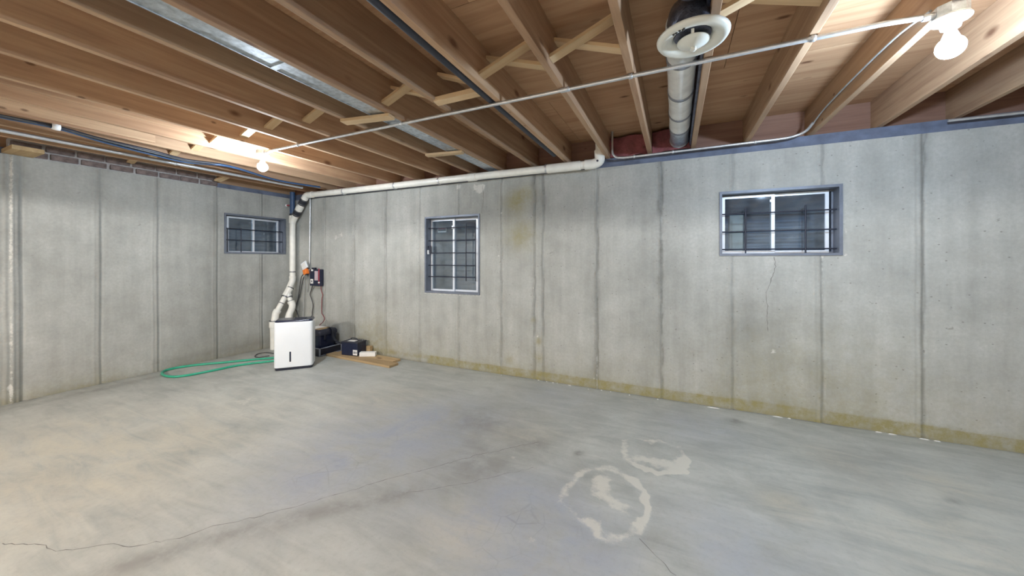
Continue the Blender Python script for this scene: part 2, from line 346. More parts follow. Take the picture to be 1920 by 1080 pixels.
# ------------------------------------------------------------------ SETTING: floor
ring1 = [onZ(*p) for p in [(1045, 940), (1062, 915), (1085, 890), (1112, 878), (1150, 878), (1180, 897), (1205, 925), (1218, 950), (1212, 975), (1195, 998), (1160, 1012), (1125, 1005), (1095, 980), (1065, 960)]]
ring2 = [onZ(*p) for p in [(1168, 845), (1170, 826), (1195, 822), (1235, 828), (1270, 838), (1283, 862), (1275, 880), (1240, 888), (1200, 878), (1172, 862)]]
blob1 = [onZ(*p) for p in [(1128, 902), (1125, 925), (1150, 940), (1165, 950)]]
blob2 = [onZ(*p) for p in [(1200, 860), (1235, 866), (1262, 870)]]
rb = [ring1[2], ring1[6], ring1[7], ring1[10], ring1[11]]
def fmask(U, V):
    U0, V0 = U, V
    U = U + .045 * (vnoise(U0, V0, 11, 1) - .5) + .03 * (vnoise(U0, V0, 29, 12) - .5); V = V + .045 * (vnoise(U0, V0, 11, 13) - .5) + .03 * (vnoise(U0, V0, 29, 14) - .5)
    wh = 0.64 * gauss(segd(U, V, ring1, True), 0.032) * (0.6 + 0.5 * vnoise(U, V, 7, 2)) + 0.55 * gauss(segd(U, V, ring1[5:9]), 0.024)
    wh += 0.64 * gauss(segd(U, V, ring2, True), 0.028) * (0.6 + 0.5 * vnoise(U, V, 7, 3)) + 0.5 * gauss(segd(U, V, ring2[5:9]), 0.03)
    wh += 0.72 * gauss(segd(U, V, blob1), 0.06) + 0.75 * gauss(segd(U, V, blob2), 0.07)
    for p, s in (((1142, 900), .05), ((1195, 985), .05), ((1088, 893), .03), ((1108, 978), .05), ((460, 752), .14), ((1000, 735), .02), ((870, 742), .02), ((960, 860), .04), ((1530, 852), .05), ((1345, 805), .05), ((1220, 833), .04), ((1000, 1005), .03)):
        q = onZ(*p); wh += 0.5 * gauss(np.hypot((U - q.x), (V - q.y)), s)
    U, V = U0, V0
    wh += 0.55 * gauss(YB - V - 0.035, 0.012) * (vnoise(U, V, 1.7, 5) > 0.55) * (U > -2.2)
    bl = np.zeros_like(U); wa = np.zeros_like(U); dk = np.zeros_like(U)
    for p, s, a in (((700, 820), .55, .9), ((560, 900), .4, .6), ((850, 790), .45, .7), ((1000, 960), .35, .8), ((980, 1060), .25, .8), ((1390, 1040), .35, .7), ((1040, 740), .4, .5), ((1310, 800), .3, .6), ((850, 950), .4, .5), ((640, 700), .5, .3), ((1100, 1080), .3, .6)):
        q = onZ(*p); bl += a * gauss(np.hypot(U - q.x, V - q.y), s)
    for p, s, a in (((150, 900), .7, .7), ((60, 830), .6, .6), ((400, 790), .7, .35), ((1470, 945), .12, .9), ((1800, 915), .16, .55), ((1740, 905), .12, .45), ((720, 750), .35, .5), ((1560, 860), .2, .5), ((980, 815), .25, .55), ((1800, 1020), .4, .5), ((860, 1000), .2, .6)):
        q = onZ(*p); wa += .8 * a * gauss(np.hypot(U - q.x, V - q.y), s)
    band = [onZ(*p) for p in [(180, 1079), (400, 1010), (600, 960), (760, 925)]]
    dk += 0.7 * gauss(segd(U, V, band), 0.075)
    for p, s, a in (((900, 790), .3, .40), ((900, 870), .25, .40), ((1000, 830), .15, .4), ((1085, 850), .04, .8), ((1280, 770), .3, .18), ((1380, 790), .06, .7), ((1650, 850), .12, .35), ((1790, 940), .04, .6), ((1600, 880), .2, .25)):
        q = onZ(*p); dk += 1.5 * a * gauss(np.hypot(U - q.x, V - q.y), s)
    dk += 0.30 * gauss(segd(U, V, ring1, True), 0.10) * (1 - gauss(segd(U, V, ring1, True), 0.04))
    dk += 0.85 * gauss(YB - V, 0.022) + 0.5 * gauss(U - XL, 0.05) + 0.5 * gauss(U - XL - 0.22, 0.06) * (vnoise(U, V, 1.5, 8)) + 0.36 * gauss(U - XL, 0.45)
    return wh, bl, wa, dk
fu = np.concatenate([np.arange(XL, XR + .01, .05), np.arange(-0.75, 0.2, .011), [XL, XR]])
fv = np.concatenate([np.arange(YF, YB, .06), np.arange(1.6, 2.9, .012), np.arange(YB - .12, YB, .01), [YB]])
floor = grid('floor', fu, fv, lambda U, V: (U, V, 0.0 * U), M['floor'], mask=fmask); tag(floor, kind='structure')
def crack(name, px, wd, seed):
    r = random.Random(seed); pts = []
    for a, b in zip(px[:-1], px[1:]):
        A = onZ(*a); B = onZ(*b); n = max(2, int((B - A).length / 0.025))
        for i in range(n): pts.append(A.lerp(B, i / n) + Vector((r.gauss(0, .004), r.gauss(0, .004), 0)))
    pts.append(onZ(*px[-1])); mb = MB(); L = []; R = []
    for i, p in enumerate(pts):
        t = (pts[min(i + 1, len(pts) - 1)] - pts[max(i - 1, 0)]).normalized(); nn = Vector((-t.y, t.x, 0)); k = wd * r.uniform(.35, 1.3)
        L.append(p + nn * k + Vector((0, 0, .0006))); R.append(p - nn * k + Vector((0, 0, .0006)))
    n = len(pts); mb.add(L + R, [(n + i, n + i + 1, i + 1, i) for i in range(n - 1)])
    return mb.build(name, M['crack'], floor)
crack('crack', [(0, 1020), (65, 1020), (80, 1025), (105, 1033), (150, 1030), (215, 1018), (238, 1026), (340, 1008), (400, 987), (480, 970), (640, 925), (720, 900), (800, 880), (900, 852), (1010, 829)], .0017, 1)
crack('crack', [(1195, 1008), (1215, 1026), (1240, 1050), (1268, 1079)], .0016, 2)
crack('crack', [(760, 925), (850, 910), (890, 903), (950, 888), (1000, 876)], .0012, 3)

# ------------------------------------------------------------------ SETTING: back wall (right of the corner in the photograph)
WIN3 = (0.368, 1.214, 1.376, 1.940); WIN2 = (-2.940, -2.133, 0.915, 1.880); WIN1 = (2.745, 3.575, 1.424, 1.970)
SEAMS_B = [-4.863, -4.242, -3.629, -3.04, -2.437, -1.854, -1.44, -1.339, -0.748, -0.135, 0.45, 1.076, 1.667, 2.27, 2.88, 3.4]
SEAMW = [.6, .6, .75, .35, .45, .75, .9, 1.0, 1.0, 1.0, .55, .6, .8, .7, .7, .7]
SEAMS_L = [1.0, 1.07, 1.578, 2.044, 2.646, 3.219, .4, -.2, -.8, -1.4, -2.0, -2.6, -3.2, -3.8]
def seam_h(U, V, seams, seed):
    h = 0.0035 * (vnoise(U, V, 1.3, seed) - .5)
    for i, s in enumerate(seams):
        wv = s + 0.010 * (vnoise(U * 0, V, 2.2, seed + 3 + i) - .5)
        h = h + 0.0055 * gauss(U - wv, 0.010) - 0.005 * gauss(U - wv - 0.024, 0.010) + 0.003 * gauss(U - wv + .03, .012)
    return h
def near(a, seams): return np.concatenate([a] + [np.arange(s - .07, s + .075, .007) for s in seams])
def poly(U, V, pts, s): return gauss(segd(U, V, pts), s)
def bmask(U, V):
    dk = np.zeros_like(U)
    for i, (s, wgt) in enumerate(zip(SEAMS_B, SEAMW)):
        wv = s + 0.012 * (vnoise(U * 0, V, 2.2, 40 + i) - .5) + .016 * (vnoise(U * 0, V, 11, 240 + i) - .5); wd = .010 + .045 * vnoise(U * 0, V, 4.5, 60 + i) ** 2
        dk += wgt * (0.55 * gauss(U - wv - .008, wd * .7) * (.55 + .6 * vnoise(U, V, 5, 80 + i)) + 0.30 * gauss(U - wv, .07) * vnoise(U * 0, V, 1.4, 20 + i) + .55 * gauss(U - wv - .022, .006) * (vnoise(U * 0, V, 7, 260 + i) > .3))
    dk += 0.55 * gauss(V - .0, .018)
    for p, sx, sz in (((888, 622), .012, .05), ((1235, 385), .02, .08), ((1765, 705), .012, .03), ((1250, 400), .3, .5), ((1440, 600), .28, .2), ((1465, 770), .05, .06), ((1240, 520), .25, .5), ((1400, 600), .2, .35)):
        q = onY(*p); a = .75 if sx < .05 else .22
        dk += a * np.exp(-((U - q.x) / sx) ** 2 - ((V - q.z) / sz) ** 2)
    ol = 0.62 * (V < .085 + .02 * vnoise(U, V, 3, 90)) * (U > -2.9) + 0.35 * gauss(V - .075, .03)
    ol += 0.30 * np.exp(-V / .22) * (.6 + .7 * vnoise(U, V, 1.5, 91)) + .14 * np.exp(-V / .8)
    for p, s, a in (((965, 380), .13, .9), ((985, 365), .1, .6), ((975, 440), .17, .75), ((1000, 600), .03, .6), ((1010, 640), .04, .9), ((1010, 670), .04, .8), ((955, 675), .05, .5), ((700, 640), .35, .45), ((1440, 700), .4, .2), ((1600, 720), .5, .18)):
        q = onY(*p); ol += a * gauss(np.hypot(U - q.x, V - q.z), s)
    wh = np.zeros_like(U)
    for p, s in (((640, 440), .05), ((630, 445), .06), ((1450, 658), .04), ((1475, 662), .04), ((1390, 640), .025), ((1500, 668), .025), ((1535, 680), .025), ((770, 648), .018), ((1008, 630), .03), ((1234, 359), .012), ((1227, 479), .009), ((1113, 760 - 50), .02), ((890, 350), .05), ((905, 350), .05), ((900, 358), .06), ((860, 350), .06), ((1368, 680), .02), ((1370, 700), .015), ((1000, 540), .02), ((940, 400), .02), ((935, 480), .02)):
        q = onY(*p); wh += .62 * gauss(np.hypot(U - q.x, V - q.z), s)
    wh += .6 * gauss(np.abs(U + .735), .008) * (V < .35) + .5 * gauss(np.abs(U - 1.093), .012) * (V > 1.0) * (V < 1.4)
    for (a, b, z) in ((WIN2[0], WIN2[1], WIN2[2]), (WIN3[0], WIN3[1], WIN3[2])):
        wh += .6 * gauss(V - z + .012, .012) * (U > a - .03) * (U < b + .05)
    wh += .45 * (np.abs(U - 1.245) < .025) * (V > 1.36) * (V < 1.96)
    return dk, ol, wh, 0 * U + 1
bu = near(np.concatenate([np.arange(XL, XR, .04), [XL, XR, WIN2[0], WIN2[1], WIN3[0], WIN3[1]]]), SEAMS_B); bu = bu[(bu >= XL) & (bu <= XR)]
bv = np.concatenate([np.arange(0, ZB, .03), np.arange(0, .12, .012), [ZB, WIN2[2], WIN2[3], WIN3[2], WIN3[3]]])
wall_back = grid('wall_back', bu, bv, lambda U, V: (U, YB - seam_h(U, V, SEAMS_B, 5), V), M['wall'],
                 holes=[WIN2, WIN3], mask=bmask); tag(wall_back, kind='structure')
def wall_crack(px, wd, seed):
    r = random.Random(seed); pts = []
    for a, b in zip(px[:-1], px[1:]):
        A = onY(*a); B = onY(*b); n = max(2, int((B - A).length / 0.02)); pts += [A.lerp(B, i / n) + Vector((r.gauss(0, .003), 0, 0)) for i in range(n)]
    pts.append(onY(*px[-1])); n = len(pts); L = []; R = []
    for p in pts:
        k = wd * r.uniform(.4, 1.3); L.append((p.x - k, YB - .0024, p.z)); R.append((p.x + k, YB - .0024, p.z))
    MB().add(L + R, [(i, i + 1, n + i + 1, n + i) for i in range(n - 1)]).build('crack', M['crack'], wall_back)
wall_crack([(1452, 482), (1455, 500), (1446, 522), (1444, 532), (1437, 548), (1436, 558), (1439, 578), (1438, 605), (1440, 622)], .0022, 5)
wall_crack([(905, 348), (907, 372), (903, 400)], .0020, 6)
# ------------------------------------------------------------------ left wall
def lmask(U, V):
    dk = np.zeros_like(U)
    for i, s in enumerate(SEAMS_L):
        wv = s + 0.012 * (vnoise(U * 0, V, 2.2, 140 + i) - .5); wd = .018 + .03 * vnoise(U * 0, V, 2.6, 160 + i)
        dk += 0.75 * (0.5 * gauss(U - wv, wd * .7) * (.5 + .6 * vnoise(U, V, 5, 180 + i)) + .30 * gauss(U - wv, .07) * vnoise(U * 0, V, 1.4, 120 + i))
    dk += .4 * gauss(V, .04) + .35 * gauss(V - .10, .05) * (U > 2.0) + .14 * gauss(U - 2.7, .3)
    ol = .45 * np.exp(-V / .10) * (.4 + .8 * vnoise(U, V, 2, 191)) + .10 * np.exp(-V / .8)
    wh = .6 * gauss(U - 1.03, .02) * (.5 + .5 * vnoise(U, V, 3, 192)) + .55 * gauss(V - WIN1[2] + .012, .012) * (U > WIN1[0]) * (U < WIN1[1] + .03)
    for p, s in (((503, 546), .02), ((518, 546), .015), ((410, 645), .02), ((5, 730), .03)):
        q = onX(*p); wh += .6 * gauss(np.hypot(U - q.y, V - q.z), s)
    return dk, ol, wh, 0 * U + 1
lu = near(np.concatenate([np.arange(YF, YB, .05), [YB, WIN1[0], WIN1[1]]]), SEAMS_L[:8]); lu = lu[(lu >= YF) & (lu <= YB)]
lv = np.concatenate([np.arange(0, ZL, .035), [ZL, WIN1[2], WIN1[3]]])
wall_left = grid('wall_left', lu, lv, lambda U, V: (XL + seam_h(U, V, SEAMS_L, 9) + .018 * np.clip(1 - np.abs(U - 1.035) / .05, 0, 1), U, V), M['wall'],
                 holes=[WIN1], mask=lmask); tag(wall_left, kind='structure')
plainmask = lambda U, V: (0.15 * vnoise(U, V, 1, 3), .3 * np.exp(-V / .15), 0 * U, 0 * U + 1)
wr = grid('wall_right', np.arange(YF, YB + .05, .2), np.arange(0, ZB + .05, .19), lambda U, V: (XR + 0 * U, np.minimum(U, YB), np.minimum(V, ZB)), M['wall'], mask=plainmask); tag(wr, kind='structure')
wf = grid('wall_front', np.append(np.arange(XL, XR, .2), XR), np.arange(0, 2.7, .2), lambda U, V: (U, YF + 0 * U, np.minimum(V, 2.62)), M['wall'], mask=plainmask); tag(wf, kind='structure')

# sill plates and the brick-faced ledge over the left wall
t1 = MB().box((XL - .02, YB + .006, ZB), (XR + .1, YB + .145, ZB + .045)).box((XL - .02, YB + .018, ZB + .045), (XR + .1, YB + .145, ZJ), ).build('trim_1', M['sill']); tag(t1, kind='structure')
t2 = MB().box((XL - .145, 2.66, ZL), (XL - .006, YB, ZJ)).box((XL - .145, YF, ZL), (XL - .006, 1.02, ZJ)).build('trim_2', M['sill']); tag(t2, kind='structure')
t3 = MB().box((XR + .0, YF, ZB), (XR + .14, YB, ZJ)).build('trim_3', M['sill']); tag(t3, kind='structure')
bx = MB().box((XL - .145, 1.02, ZL), (XL - .016, 2.66, ZL + .155)).build('brick_ledge', M['mortar'], wall_left)
bm_ = MB().box((-.05, 0, 0), (.011, .192, .058), bev=.004); bmesh_ = None
for row, (z, y0, n) in enumerate(((ZL + .012, 1.06, 8), (ZL + .082, 1.0 + .03, 8))):
    for i in range(n):
        y = y0 + i * .203 + random.uniform(-.004, .004)
        if y + .192 > 2.68: continue
        if bmesh_ is None: b = bm_.build('brick', M['brick'], wall_left); bmesh_ = b.data
        else: b = link('brick', bmesh_, wall_left)
        b.location = (XL + random.uniform(-.014, -.006), y, z); b.scale = (1, random.uniform(.93, 1.0), random.uniform(.9, 1.0))

# ------------------------------------------------------------------ ceiling: subfloor sheets, joists, bridging
ceiling = MB().box((XL - .2, YF - .05, ZD + .022), (XR + .2, YB + .2, ZD + .05)).build('ceiling', M['ply']); tag(ceiling, kind='structure')
sheet = MB().box((.0015, .0015, 0), (2.4365, 1.2175, .02)); sm_ = None
y = YF; r_ = 0
while y < YB + .15:
    x = XL - .2 - (1.22 if r_ % 2 else 0)
    while x < XR + .2:
        if sm_ is None: o = sheet.build('plywood_sheet', M['ply'], ceiling); sm_ = o.data
        else: o = link('plywood_sheet', sm_, ceiling)
        o.location = (x, y, ZD); x += 2.438
    y += 1.219; r_ += 1
jm = MB().box((0, -1.35, ZJ), (JW, YB + .13, ZD), bev=.003); jme = None
for x in JOISTS:
    if jme is None: o = jm.build('floor_joist', M['joist'], ceiling); jme = o.data
    else: o = link('floor_joist', jme, ceiling)
    o.location = (x, 0, 0)
MB().box((XL - .15, YB + .10, ZJ), (XR + .15, YB + .138, ZD)).build('rim_joist', M['rim'], ceiling)
MB().box((XL - .05, -1.62, 2.12), (XR, -1.36, ZD)).build('added_girder', M['rim'], ceiling)  # unseen beam added behind the camera to shade the upper walls
# crossed bridging between the joists
def strut(p, q, wd=.064, th=.019, up=(0, 0, 1), name='bridging_strut'):
    p = Vector(p); q = Vector(q); d = (q - p); L = d.length; mb = MB().box((0, -wd / 2, -th / 2), (L, wd / 2, th / 2), bev=.0015)
    x = d.normalized(); z = Vector(up); yv = z.cross(x).normalized(); z = x.cross(yv); R_ = Matrix((x, yv, z)).transposed().to_4x4(); R_.translation = p
    o = mb.build(name, M['strut'], ceiling); o.matrix_parent_inverse = ceiling.matrix_basis.inverted(); o.matrix_basis = R_; return o
YS = 1.82
for a, b in zip(JOISTS[:-1], JOISTS[1:]):
    xa = a + JW; j = random.uniform(-.03, .03)
    hasduct = abs(b + 1.86) < .01; pipe = abs(b + 1.07) < .01; rd = abs(b - .134) < .01
    if not hasduct and not rd:
        if not pipe: strut((xa - .002, YS + j, ZJ + .045), (b + .002, YS + j, ZD - .05))
        strut((xa - .002, YS + .085 + j, ZD - .05), (b + .002, YS + .085 + j, ZJ + .05))
# flat cleats nailed under the bays that carry the sheet-metal duct and the black pipe
strut((-2.235, 1.86, ZJ - .012), (-1.835, 1.93, ZJ - .012), .075, .022, name='wood_cleat')
strut((-2.215, 2.80, ZJ - .012), (-1.835, 2.86, ZJ - .012), .06, .022, name='wood_cleat')
strut((-1.43, 1.90, ZJ + .005), (-1.06, 1.97, ZJ + .045), .07, .03, name='wood_cleat')
# doubled board beside the joist left of the lamp, with short scabs
MB().box((-3.93 + JW + .001, -1.3, ZJ + .085), (-3.93 + JW + .02, 1.95, ZD), bev=.002).build('sister_board', M['joist'], ceiling)
MB().box((-4.32 + JW + .001, -1.3, ZJ + .02), (-4.32 + JW + .02, 1.55, ZD - .03), bev=.002).build('sister_board', M['joist'], ceiling)
MB().box((XL - .07, 0.98, ZL + .004), (XL + .30, 1.16, ZL + .042), bev=.003).build('blocking', M['plank'], ceiling)
strut((-5.512, 2.62, ZJ + .01), (-5.135, 2.70, ZJ + .12), .08, .022, name='bridging_strut')
strut((-5.10, 2.10, ZJ + .03), (-4.735, 2.14, ZJ + .15), .08, .022, name='bridging_strut')
# pink batts tucked against the rim joist
im_ = None
for a, b in list(zip(JOISTS[:-1], JOISTS[1:])):
    if not (-1.0 < a < -.2): continue
    mb = MB(); n = 7; vs = []
    for i in range(n):
        for jz in range(4):
            vs.append((a + JW + .004 + (b - a - JW - .008) * i / (n - 1), YB + .02 + random.uniform(-.035, .03), ZJ + .006 + .20 * jz / 3))
    mb.add(vs, [(i * 4 + j, (i + 1) * 4 + j, (i + 1) * 4 + j + 1, i * 4 + j + 1) for i in range(n - 1) for j in range(3)], True)
    mb.build('insulation_batt', M['insul'], ceiling)

# ------------------------------------------------------------------ windows (local x along the wall, y outward, z up)
def ring(mb, x0, x1, z0, z1, y0, y1, t):
    mb.box((x0, y0, z0), (x0 + t, y1, z1)); mb.box((x1 - t, y0, z0), (x1, y1, z1))
    mb.box((x0 + t, y0, z0), (x1 - t, y1, z0 + t)); mb.box((x0 + t, y0, z1 - t), (x1 - t, y1, z1)); return mb
def window(name, loc, rz, W, Hh, mull, sashx, sashz, hbars, vbars, hx):
    o = structure(name, loc, rz)
    mb = ring(MB(), 0, W, 0, Hh, -.008, .20, .016); ring(mb, -.006, W + .006, -.006, Hh + .006, -.010, .004, .012)
    mb.build('steel_frame', M['buck'], o, True)
    a, b = sashx; c, d = sashz
    ring(MB(), .016, W - .016, .016, Hh - .016, .118, .15, max(.012, .012)).build('outer_frame', M['buck'], o, True)
    for (p, q, y) in ((a, mull + .014, .088), (mull - .014, b, .108)):
        s = ring(MB(), p, q, c, d, y, y + .022, .024).build('sash', M['sash'], o, True)
        MB().box((p + .02, y + .009, c + .02), (q - .02, y + .013, d - .02)).build('pane', M['glass'], s, True)
    MB().box((mull - .022, .080, c + (d - c) * .86), (mull + .004, .09, c + (d - c) * .9)).build('sash_latch', M['sash'], o, True)
    for z in hbars: MB().tube([(hx[0], .045, z), (hx[1], .045, z)], .0058, 8).build('security_bar', M['bar'], o, True)
    for x, z0, z1 in vbars: MB().tube([(x, .036, z0), (x, .036, z1)], .0062, 8).build('security_bar', M['bar'], o, True)
    return o
x0, x1, z0, z1 = WIN3
w3 = window('window_3', (x0, YB, z0), 0, x1 - x0, z1 - z0, .41, (.024, .80), (.016, .540), [.372, .211, .052],
       [(.20, .012, .412), (.625, .012, .418)], (.018, x1 - x0 - .018))
x0, x1, z0, z1 = WIN2
w2 = window('window_2', (x0, YB, z0), 0, x1 - x0, z1 - z0, .375, (.022, .722), (.014, .944), [.825, .665, .505, .347, .20],
       [(.596, .155, .861), (.733, .155, .861)], (.018, .733))
x0, x1, z0, z1 = WIN1
w1 = window('window_1', (XL, x0, z0), PI / 2, x1 - x0, z1 - z0, .415, (.070, .79), (.006, .522), [.345, .187, .012],
       [(.223, .008, .36), (.815, .008, .345), (.055, .008, .35)], (.018, x1 - x0 - .018))
lk = MB().box((.006, .02, .49), (.034, .05, .545), bev=.006).build('padlock', M['bodywhite'], w2, True)
MB().tube(smoothpath([(.012, .035, .545), (.012, .035, .575), (.022, .035, .59), (.032, .035, .575), (.032, .035, .545)], 4), .004, 8).build('shackle', M['bar'], lk, True)
MB().box((.036, .03, .50), (.060, .05, .60), bev=.005).build('hasp', M['bar'], w2, True)
# little warning placard behind the left pane of the tall window
sg = thing('warning_sign', 'small red white and dark placard hung behind tall window glass', 'sign', (-2.767, YB + .125, 1.69))
MB().box((-2.834, YB + .122, 1.690), (-2.700, YB + .127, 1.757)).build('sign_board', M['label'], sg)
MB().box((-2.828, YB + .1205, 1.730), (-2.706, YB + .1225, 1.752)).build('red_band', M['red'], sg)
MB().box((-2.828, YB + .1205, 1.708), (-2.706, YB + .1225, 1.729)).build('dark_band', M['print'], sg)
MB().tube([(-2.767, YB + .125, 1.757), (-2.767, YB + .125, 1.84)], .0015, 6).build('hanging_string', M['cordgrey'], sg)

# corrugated wells outside each window
def well(win, W, zb, drop):
    n = 25; R_ = W / 2 + .16; dep = .62; zs = np.arange(0, 2.55 - zb, .0135); vs = []
    for z in zs:
        k = 1 + .013 * math.sin(2 * PI * z / .068)
        for i in range(n):
            a = PI * i / (n - 1); ex = lambda v: math.copysign(abs(v) ** .6, v)
            vs.append((W / 2 - R_ * k * ex(math.cos(a)), .205 + dep * k * ex(math.sin(a)), z - drop))
    t = MB().add(vs, [(j * n + i, j * n + i + 1, (j + 1) * n + i + 1, (j + 1) * n + i) for j in range(len(zs) - 1) for i in range(n - 1)], True).build('window_well', M['well'], win, True)
    mb = MB(); m = 16; vs = [(W / 2 - R_ + 2 * R_ * i / (m - 1), .205 + dep * j / 9, .03 - drop + random.uniform(-.015, .015)) for j in range(10) for i in range(m)]
    o = mb.add(vs, [(j * m + i, j * m + i + 1, (j + 1) * m + i + 1, (j + 1) * m + i) for j in range(9) for i in range(m - 1)]).build('gravel_bed', M['gravel'], t, True); o['kind'] = 'stuff'
well(w3, WIN3[1] - WIN3[0], WIN3[2] - .1, .10); well(w2, WIN2[1] - WIN2[0], WIN2[2] - .12, .12); well(w1, WIN1[1] - WIN1[0], WIN1[2] - .1, .10)
cb = thing('cream_block', 'upright cream block standing outside the wide window glass', 'block', (.535, YB + .36, WIN3[2] - .075))
MB().box((.478, YB + .31, 1.330), (.592, YB + .41, 1.592), bev=.006).build('lower_block', M['wellwhite'], cb)
MB().box((.478, YB + .31, 1.597), (.592, YB + .41, 1.765), bev=.006).build('upper_block', M['wellwhite'], cb)

# ------------------------------------------------------------------ bare-bulb fixtures
def fixture(x, y, label, z=2.335, lit='lit'):
    t = thing('ceiling_light', label, 'light', (x, y, ZJ), 0, 'bare bulb lampholders under the joists')
    oc = [(x + .052 * math.cos(PI / 8 + i * PI / 4), y + .052 * math.sin(PI / 8 + i * PI / 4)) for i in range(8)]
    MB().prism(oc, z, ZJ + .0).build('junction_box', M['galv'], t)
    MB().lathe([(0, z), (.057, z), (.060, z - .005), (.058, z - .011), (.044, z - .016), (.031, z - .024), (.028, z - .043), (.0, z - .043)], (x, y, 0), 28).build('lamp_holder', M['lampwhite'], t)
    b = MB().lathe([(.0, z - .043), (.0150, z - .0435), (.0175, z - .055), (.027, z - .082), (.0325, z - .098)], (x, y, 0), 20).build('bulb_base', M['lampwhite'], t)
    zc = z - .120; R_ = .043; a0 = 0.86
    MB().lathe([(.0325, z - .098), (R_ * math.sin(a0) + .0005, zc + R_ * math.cos(a0))], (x, y, 0), 24).build('bulb_collar', M['lampwhite'], t)
    MB().lathe([(R_ * math.sin(a), zc + R_ * math.cos(a)) for a in np.linspace(a0, PI, 14)], (x, y, 0), 24).build('led_globe', M[lit], t)
    return t
YL = 2.06
fixture(-3.565, YL, 'lit bare bulb on white holder near the left wall window', 2.338)
fixture(1.020, YL, 'lit bare bulb on white holder at upper right near the wide window', 2.325, 'litcool')
fixture(-3.30, -2.9, 'added fill bulb behind the camera on the left, beyond the girder', 2.338, 'litfill')  # this bulb and the next are added out of view as fill light
fixture(-0.55, -2.9, 'added fill bulb behind the camera on the right, beyond the girder', 2.338, 'litfill')
for x in (-3.30, -0.55):  # blocks that hold the two added fill bulbs
    MB().box((x - .3, -2.95, ZJ), (x + .3, -2.85, ZJ + .04)).build('blocking', M['plank'], ceiling)

# long conduit that feeds the two bulbs
ZC = 2.357
cn = thing('electrical_conduit', 'long straight conduit strapped under the joists between both bulbs', 'conduit', (-1.27, YL, ZC))
MB().tube(smoothpath([(-3.515, YL, 2.345), (-3.46, YL, 2.347), (-3.40, YL, ZC)], 4) + [(-3.3, YL, ZC), (-1.5, YL, ZC), (.70, YL, ZC)] + smoothpath([(.82, YL, ZC), (.90, YL, 2.352), (.975, YL, 2.347)], 4), .0115, 14).build('tube', M['emt'], cn)
for x in (-1.86, -0.225, .576, -3.05):
    MB().lathe([(.0135, -.01), (.0155, -.008), (.0155, .008), (.0135, .01)], (x, YL, ZC), 14, 'X').box((x - .009, YL + .012, ZJ - .004), (x + .009, YL + .045, ZJ)).build('strap', M['emt'], cn)
for x in (-.60, .966, -3.512):
    MB().lathe([(.0118, -.028), (.0148, -.026), (.0148, .026), (.0118, .028)], (x, YL, ZC - (.0 if x > -1 and x < .9 else .011)), 14, 'X').build('coupling', M['emt'], cn)

# conduit that leaves the deck and runs along the top of the back wall
YC = 3.60
P_ = lambda px, py, y=YC: onY(px, py, y)
c2 = thing('electrical_conduit', 'thin conduit bending down then along the top of the back wall', 'conduit', P_(1250, 287))
pts = [Vector((P_(1148, 270).x, YC, ZD)), Vector((P_(1148, 270).x, YC, 2.47))] + smoothpath([Vector((-.566, YC, 2.44)), Vector((-.562, YC, 2.385)), Vector((-.525, YC, 2.345)), Vector((-.46, YC, 2.334))], 5) + \
      [Vector((-.3, YC, 2.333)), Vector((.78, YC, 2.338))] + smoothpath([Vector((.84, YC, 2.341)), Vector((.90, YC, 2.352)), Vector((.955, YC - .03, 2.372)), Vector((.982, YC - .10, 2.41))], 5)
tag(MB().tube(smoothpath([Vector((.982, YC - .09, 2.405)), Vector((.990, YC - .3, 2.44)), Vector((.992, 2.9, 2.45)), Vector((.992, 2.4, 2.44)), Vector((.990, 2.12, 2.40))], 6), .0055, 8).build('stapled_cable', M['cordgrey']), 'thin cable stapled to the joist between the wide window and right bulb', 'cable')
MB().tube(pts, .0105, 12).build('tube', M['emt'], c2)
for x in (-.36, -.02, .62): MB().lathe([(.0125, -.009), (.0145, -.007), (.0145, .007), (.0125, .009)], (x, YC, 2.3335 + (x > .3) * .0035), 12, 'X').box((x - .008, YC, 2.345), (x + .008, YC + .05, 2.35)).build('strap', M['emt'], c2)
c3 = thing('electrical_conduit', 'short pale conduit above the wall top at far right', 'conduit', (2.1, YC, 2.325))
MB().tube([(1.78, YC + .02, 2.335), (2.1, YC, 2.327), (XR - .02, YC, 2.322)], .010, 10).build('tube', M['emt'], c3)
MB().lathe([(.012, -.01), (.0145, -.008), (.0145, .008), (.012, .01)], (2.4, YC, 2.3255), 12, 'X').build('strap', M['emt'], c3)

# ------------------------------------------------------------------ duct work
rd = thing('round_duct', 'round white wrapped duct in the joist bay above the ceiling register', 'duct', (-.035, 2.8, 2.42))
DX, DZ, DR = .034, 2.468, .078
ys = [1.86, 2.16, 2.60, 2.98, 3.30, 3.66]
for i, (a, b) in enumerate(zip(ys[:-1], ys[1:])):
    mb = MB(); pr = [(.0, a + .002), (DR * .96, a + .002)]; k = max(3, int((b - a) / .06))
    for j in range(k + 1): pr.append((DR * (1 + random.uniform(-.018, .012)), a + .012 + (b - a - .024) * j / k))
    pr += [(DR * .96, b - .002), (0, b - .002)]
    mb.lathe(pr, (DX, 0, DZ), 28, 'Y').build('duct_section', M['ductwhite'] if i < 4 else M['galv'], rd)
for b in ys[1:-1]:
    MB().lathe([(DR * .98, b - .018), (DR * 1.05, b - .016), (DR * 1.05, b + .016), (DR * .98, b + .018)], (DX, 0, DZ), 28, 'Y').build('duct_band', M['ductband'], rd)
MB().lathe([(DR * .7, 3.66), (DR * 1.05, 3.66), (DR * 1.08, 3.70), (DR * .9, 3.78)], (DX, 0, DZ), 24, 'Y').build('duct_collar', M['galv'], rd)
fl = MB(); prf = []
for j in range(46):
    yy = -.9 + 2.2 * j / 45; prf.append((.086 * (1 + .05 * math.sin(j * 2.4) + random.uniform(-.02, .02)), yy))
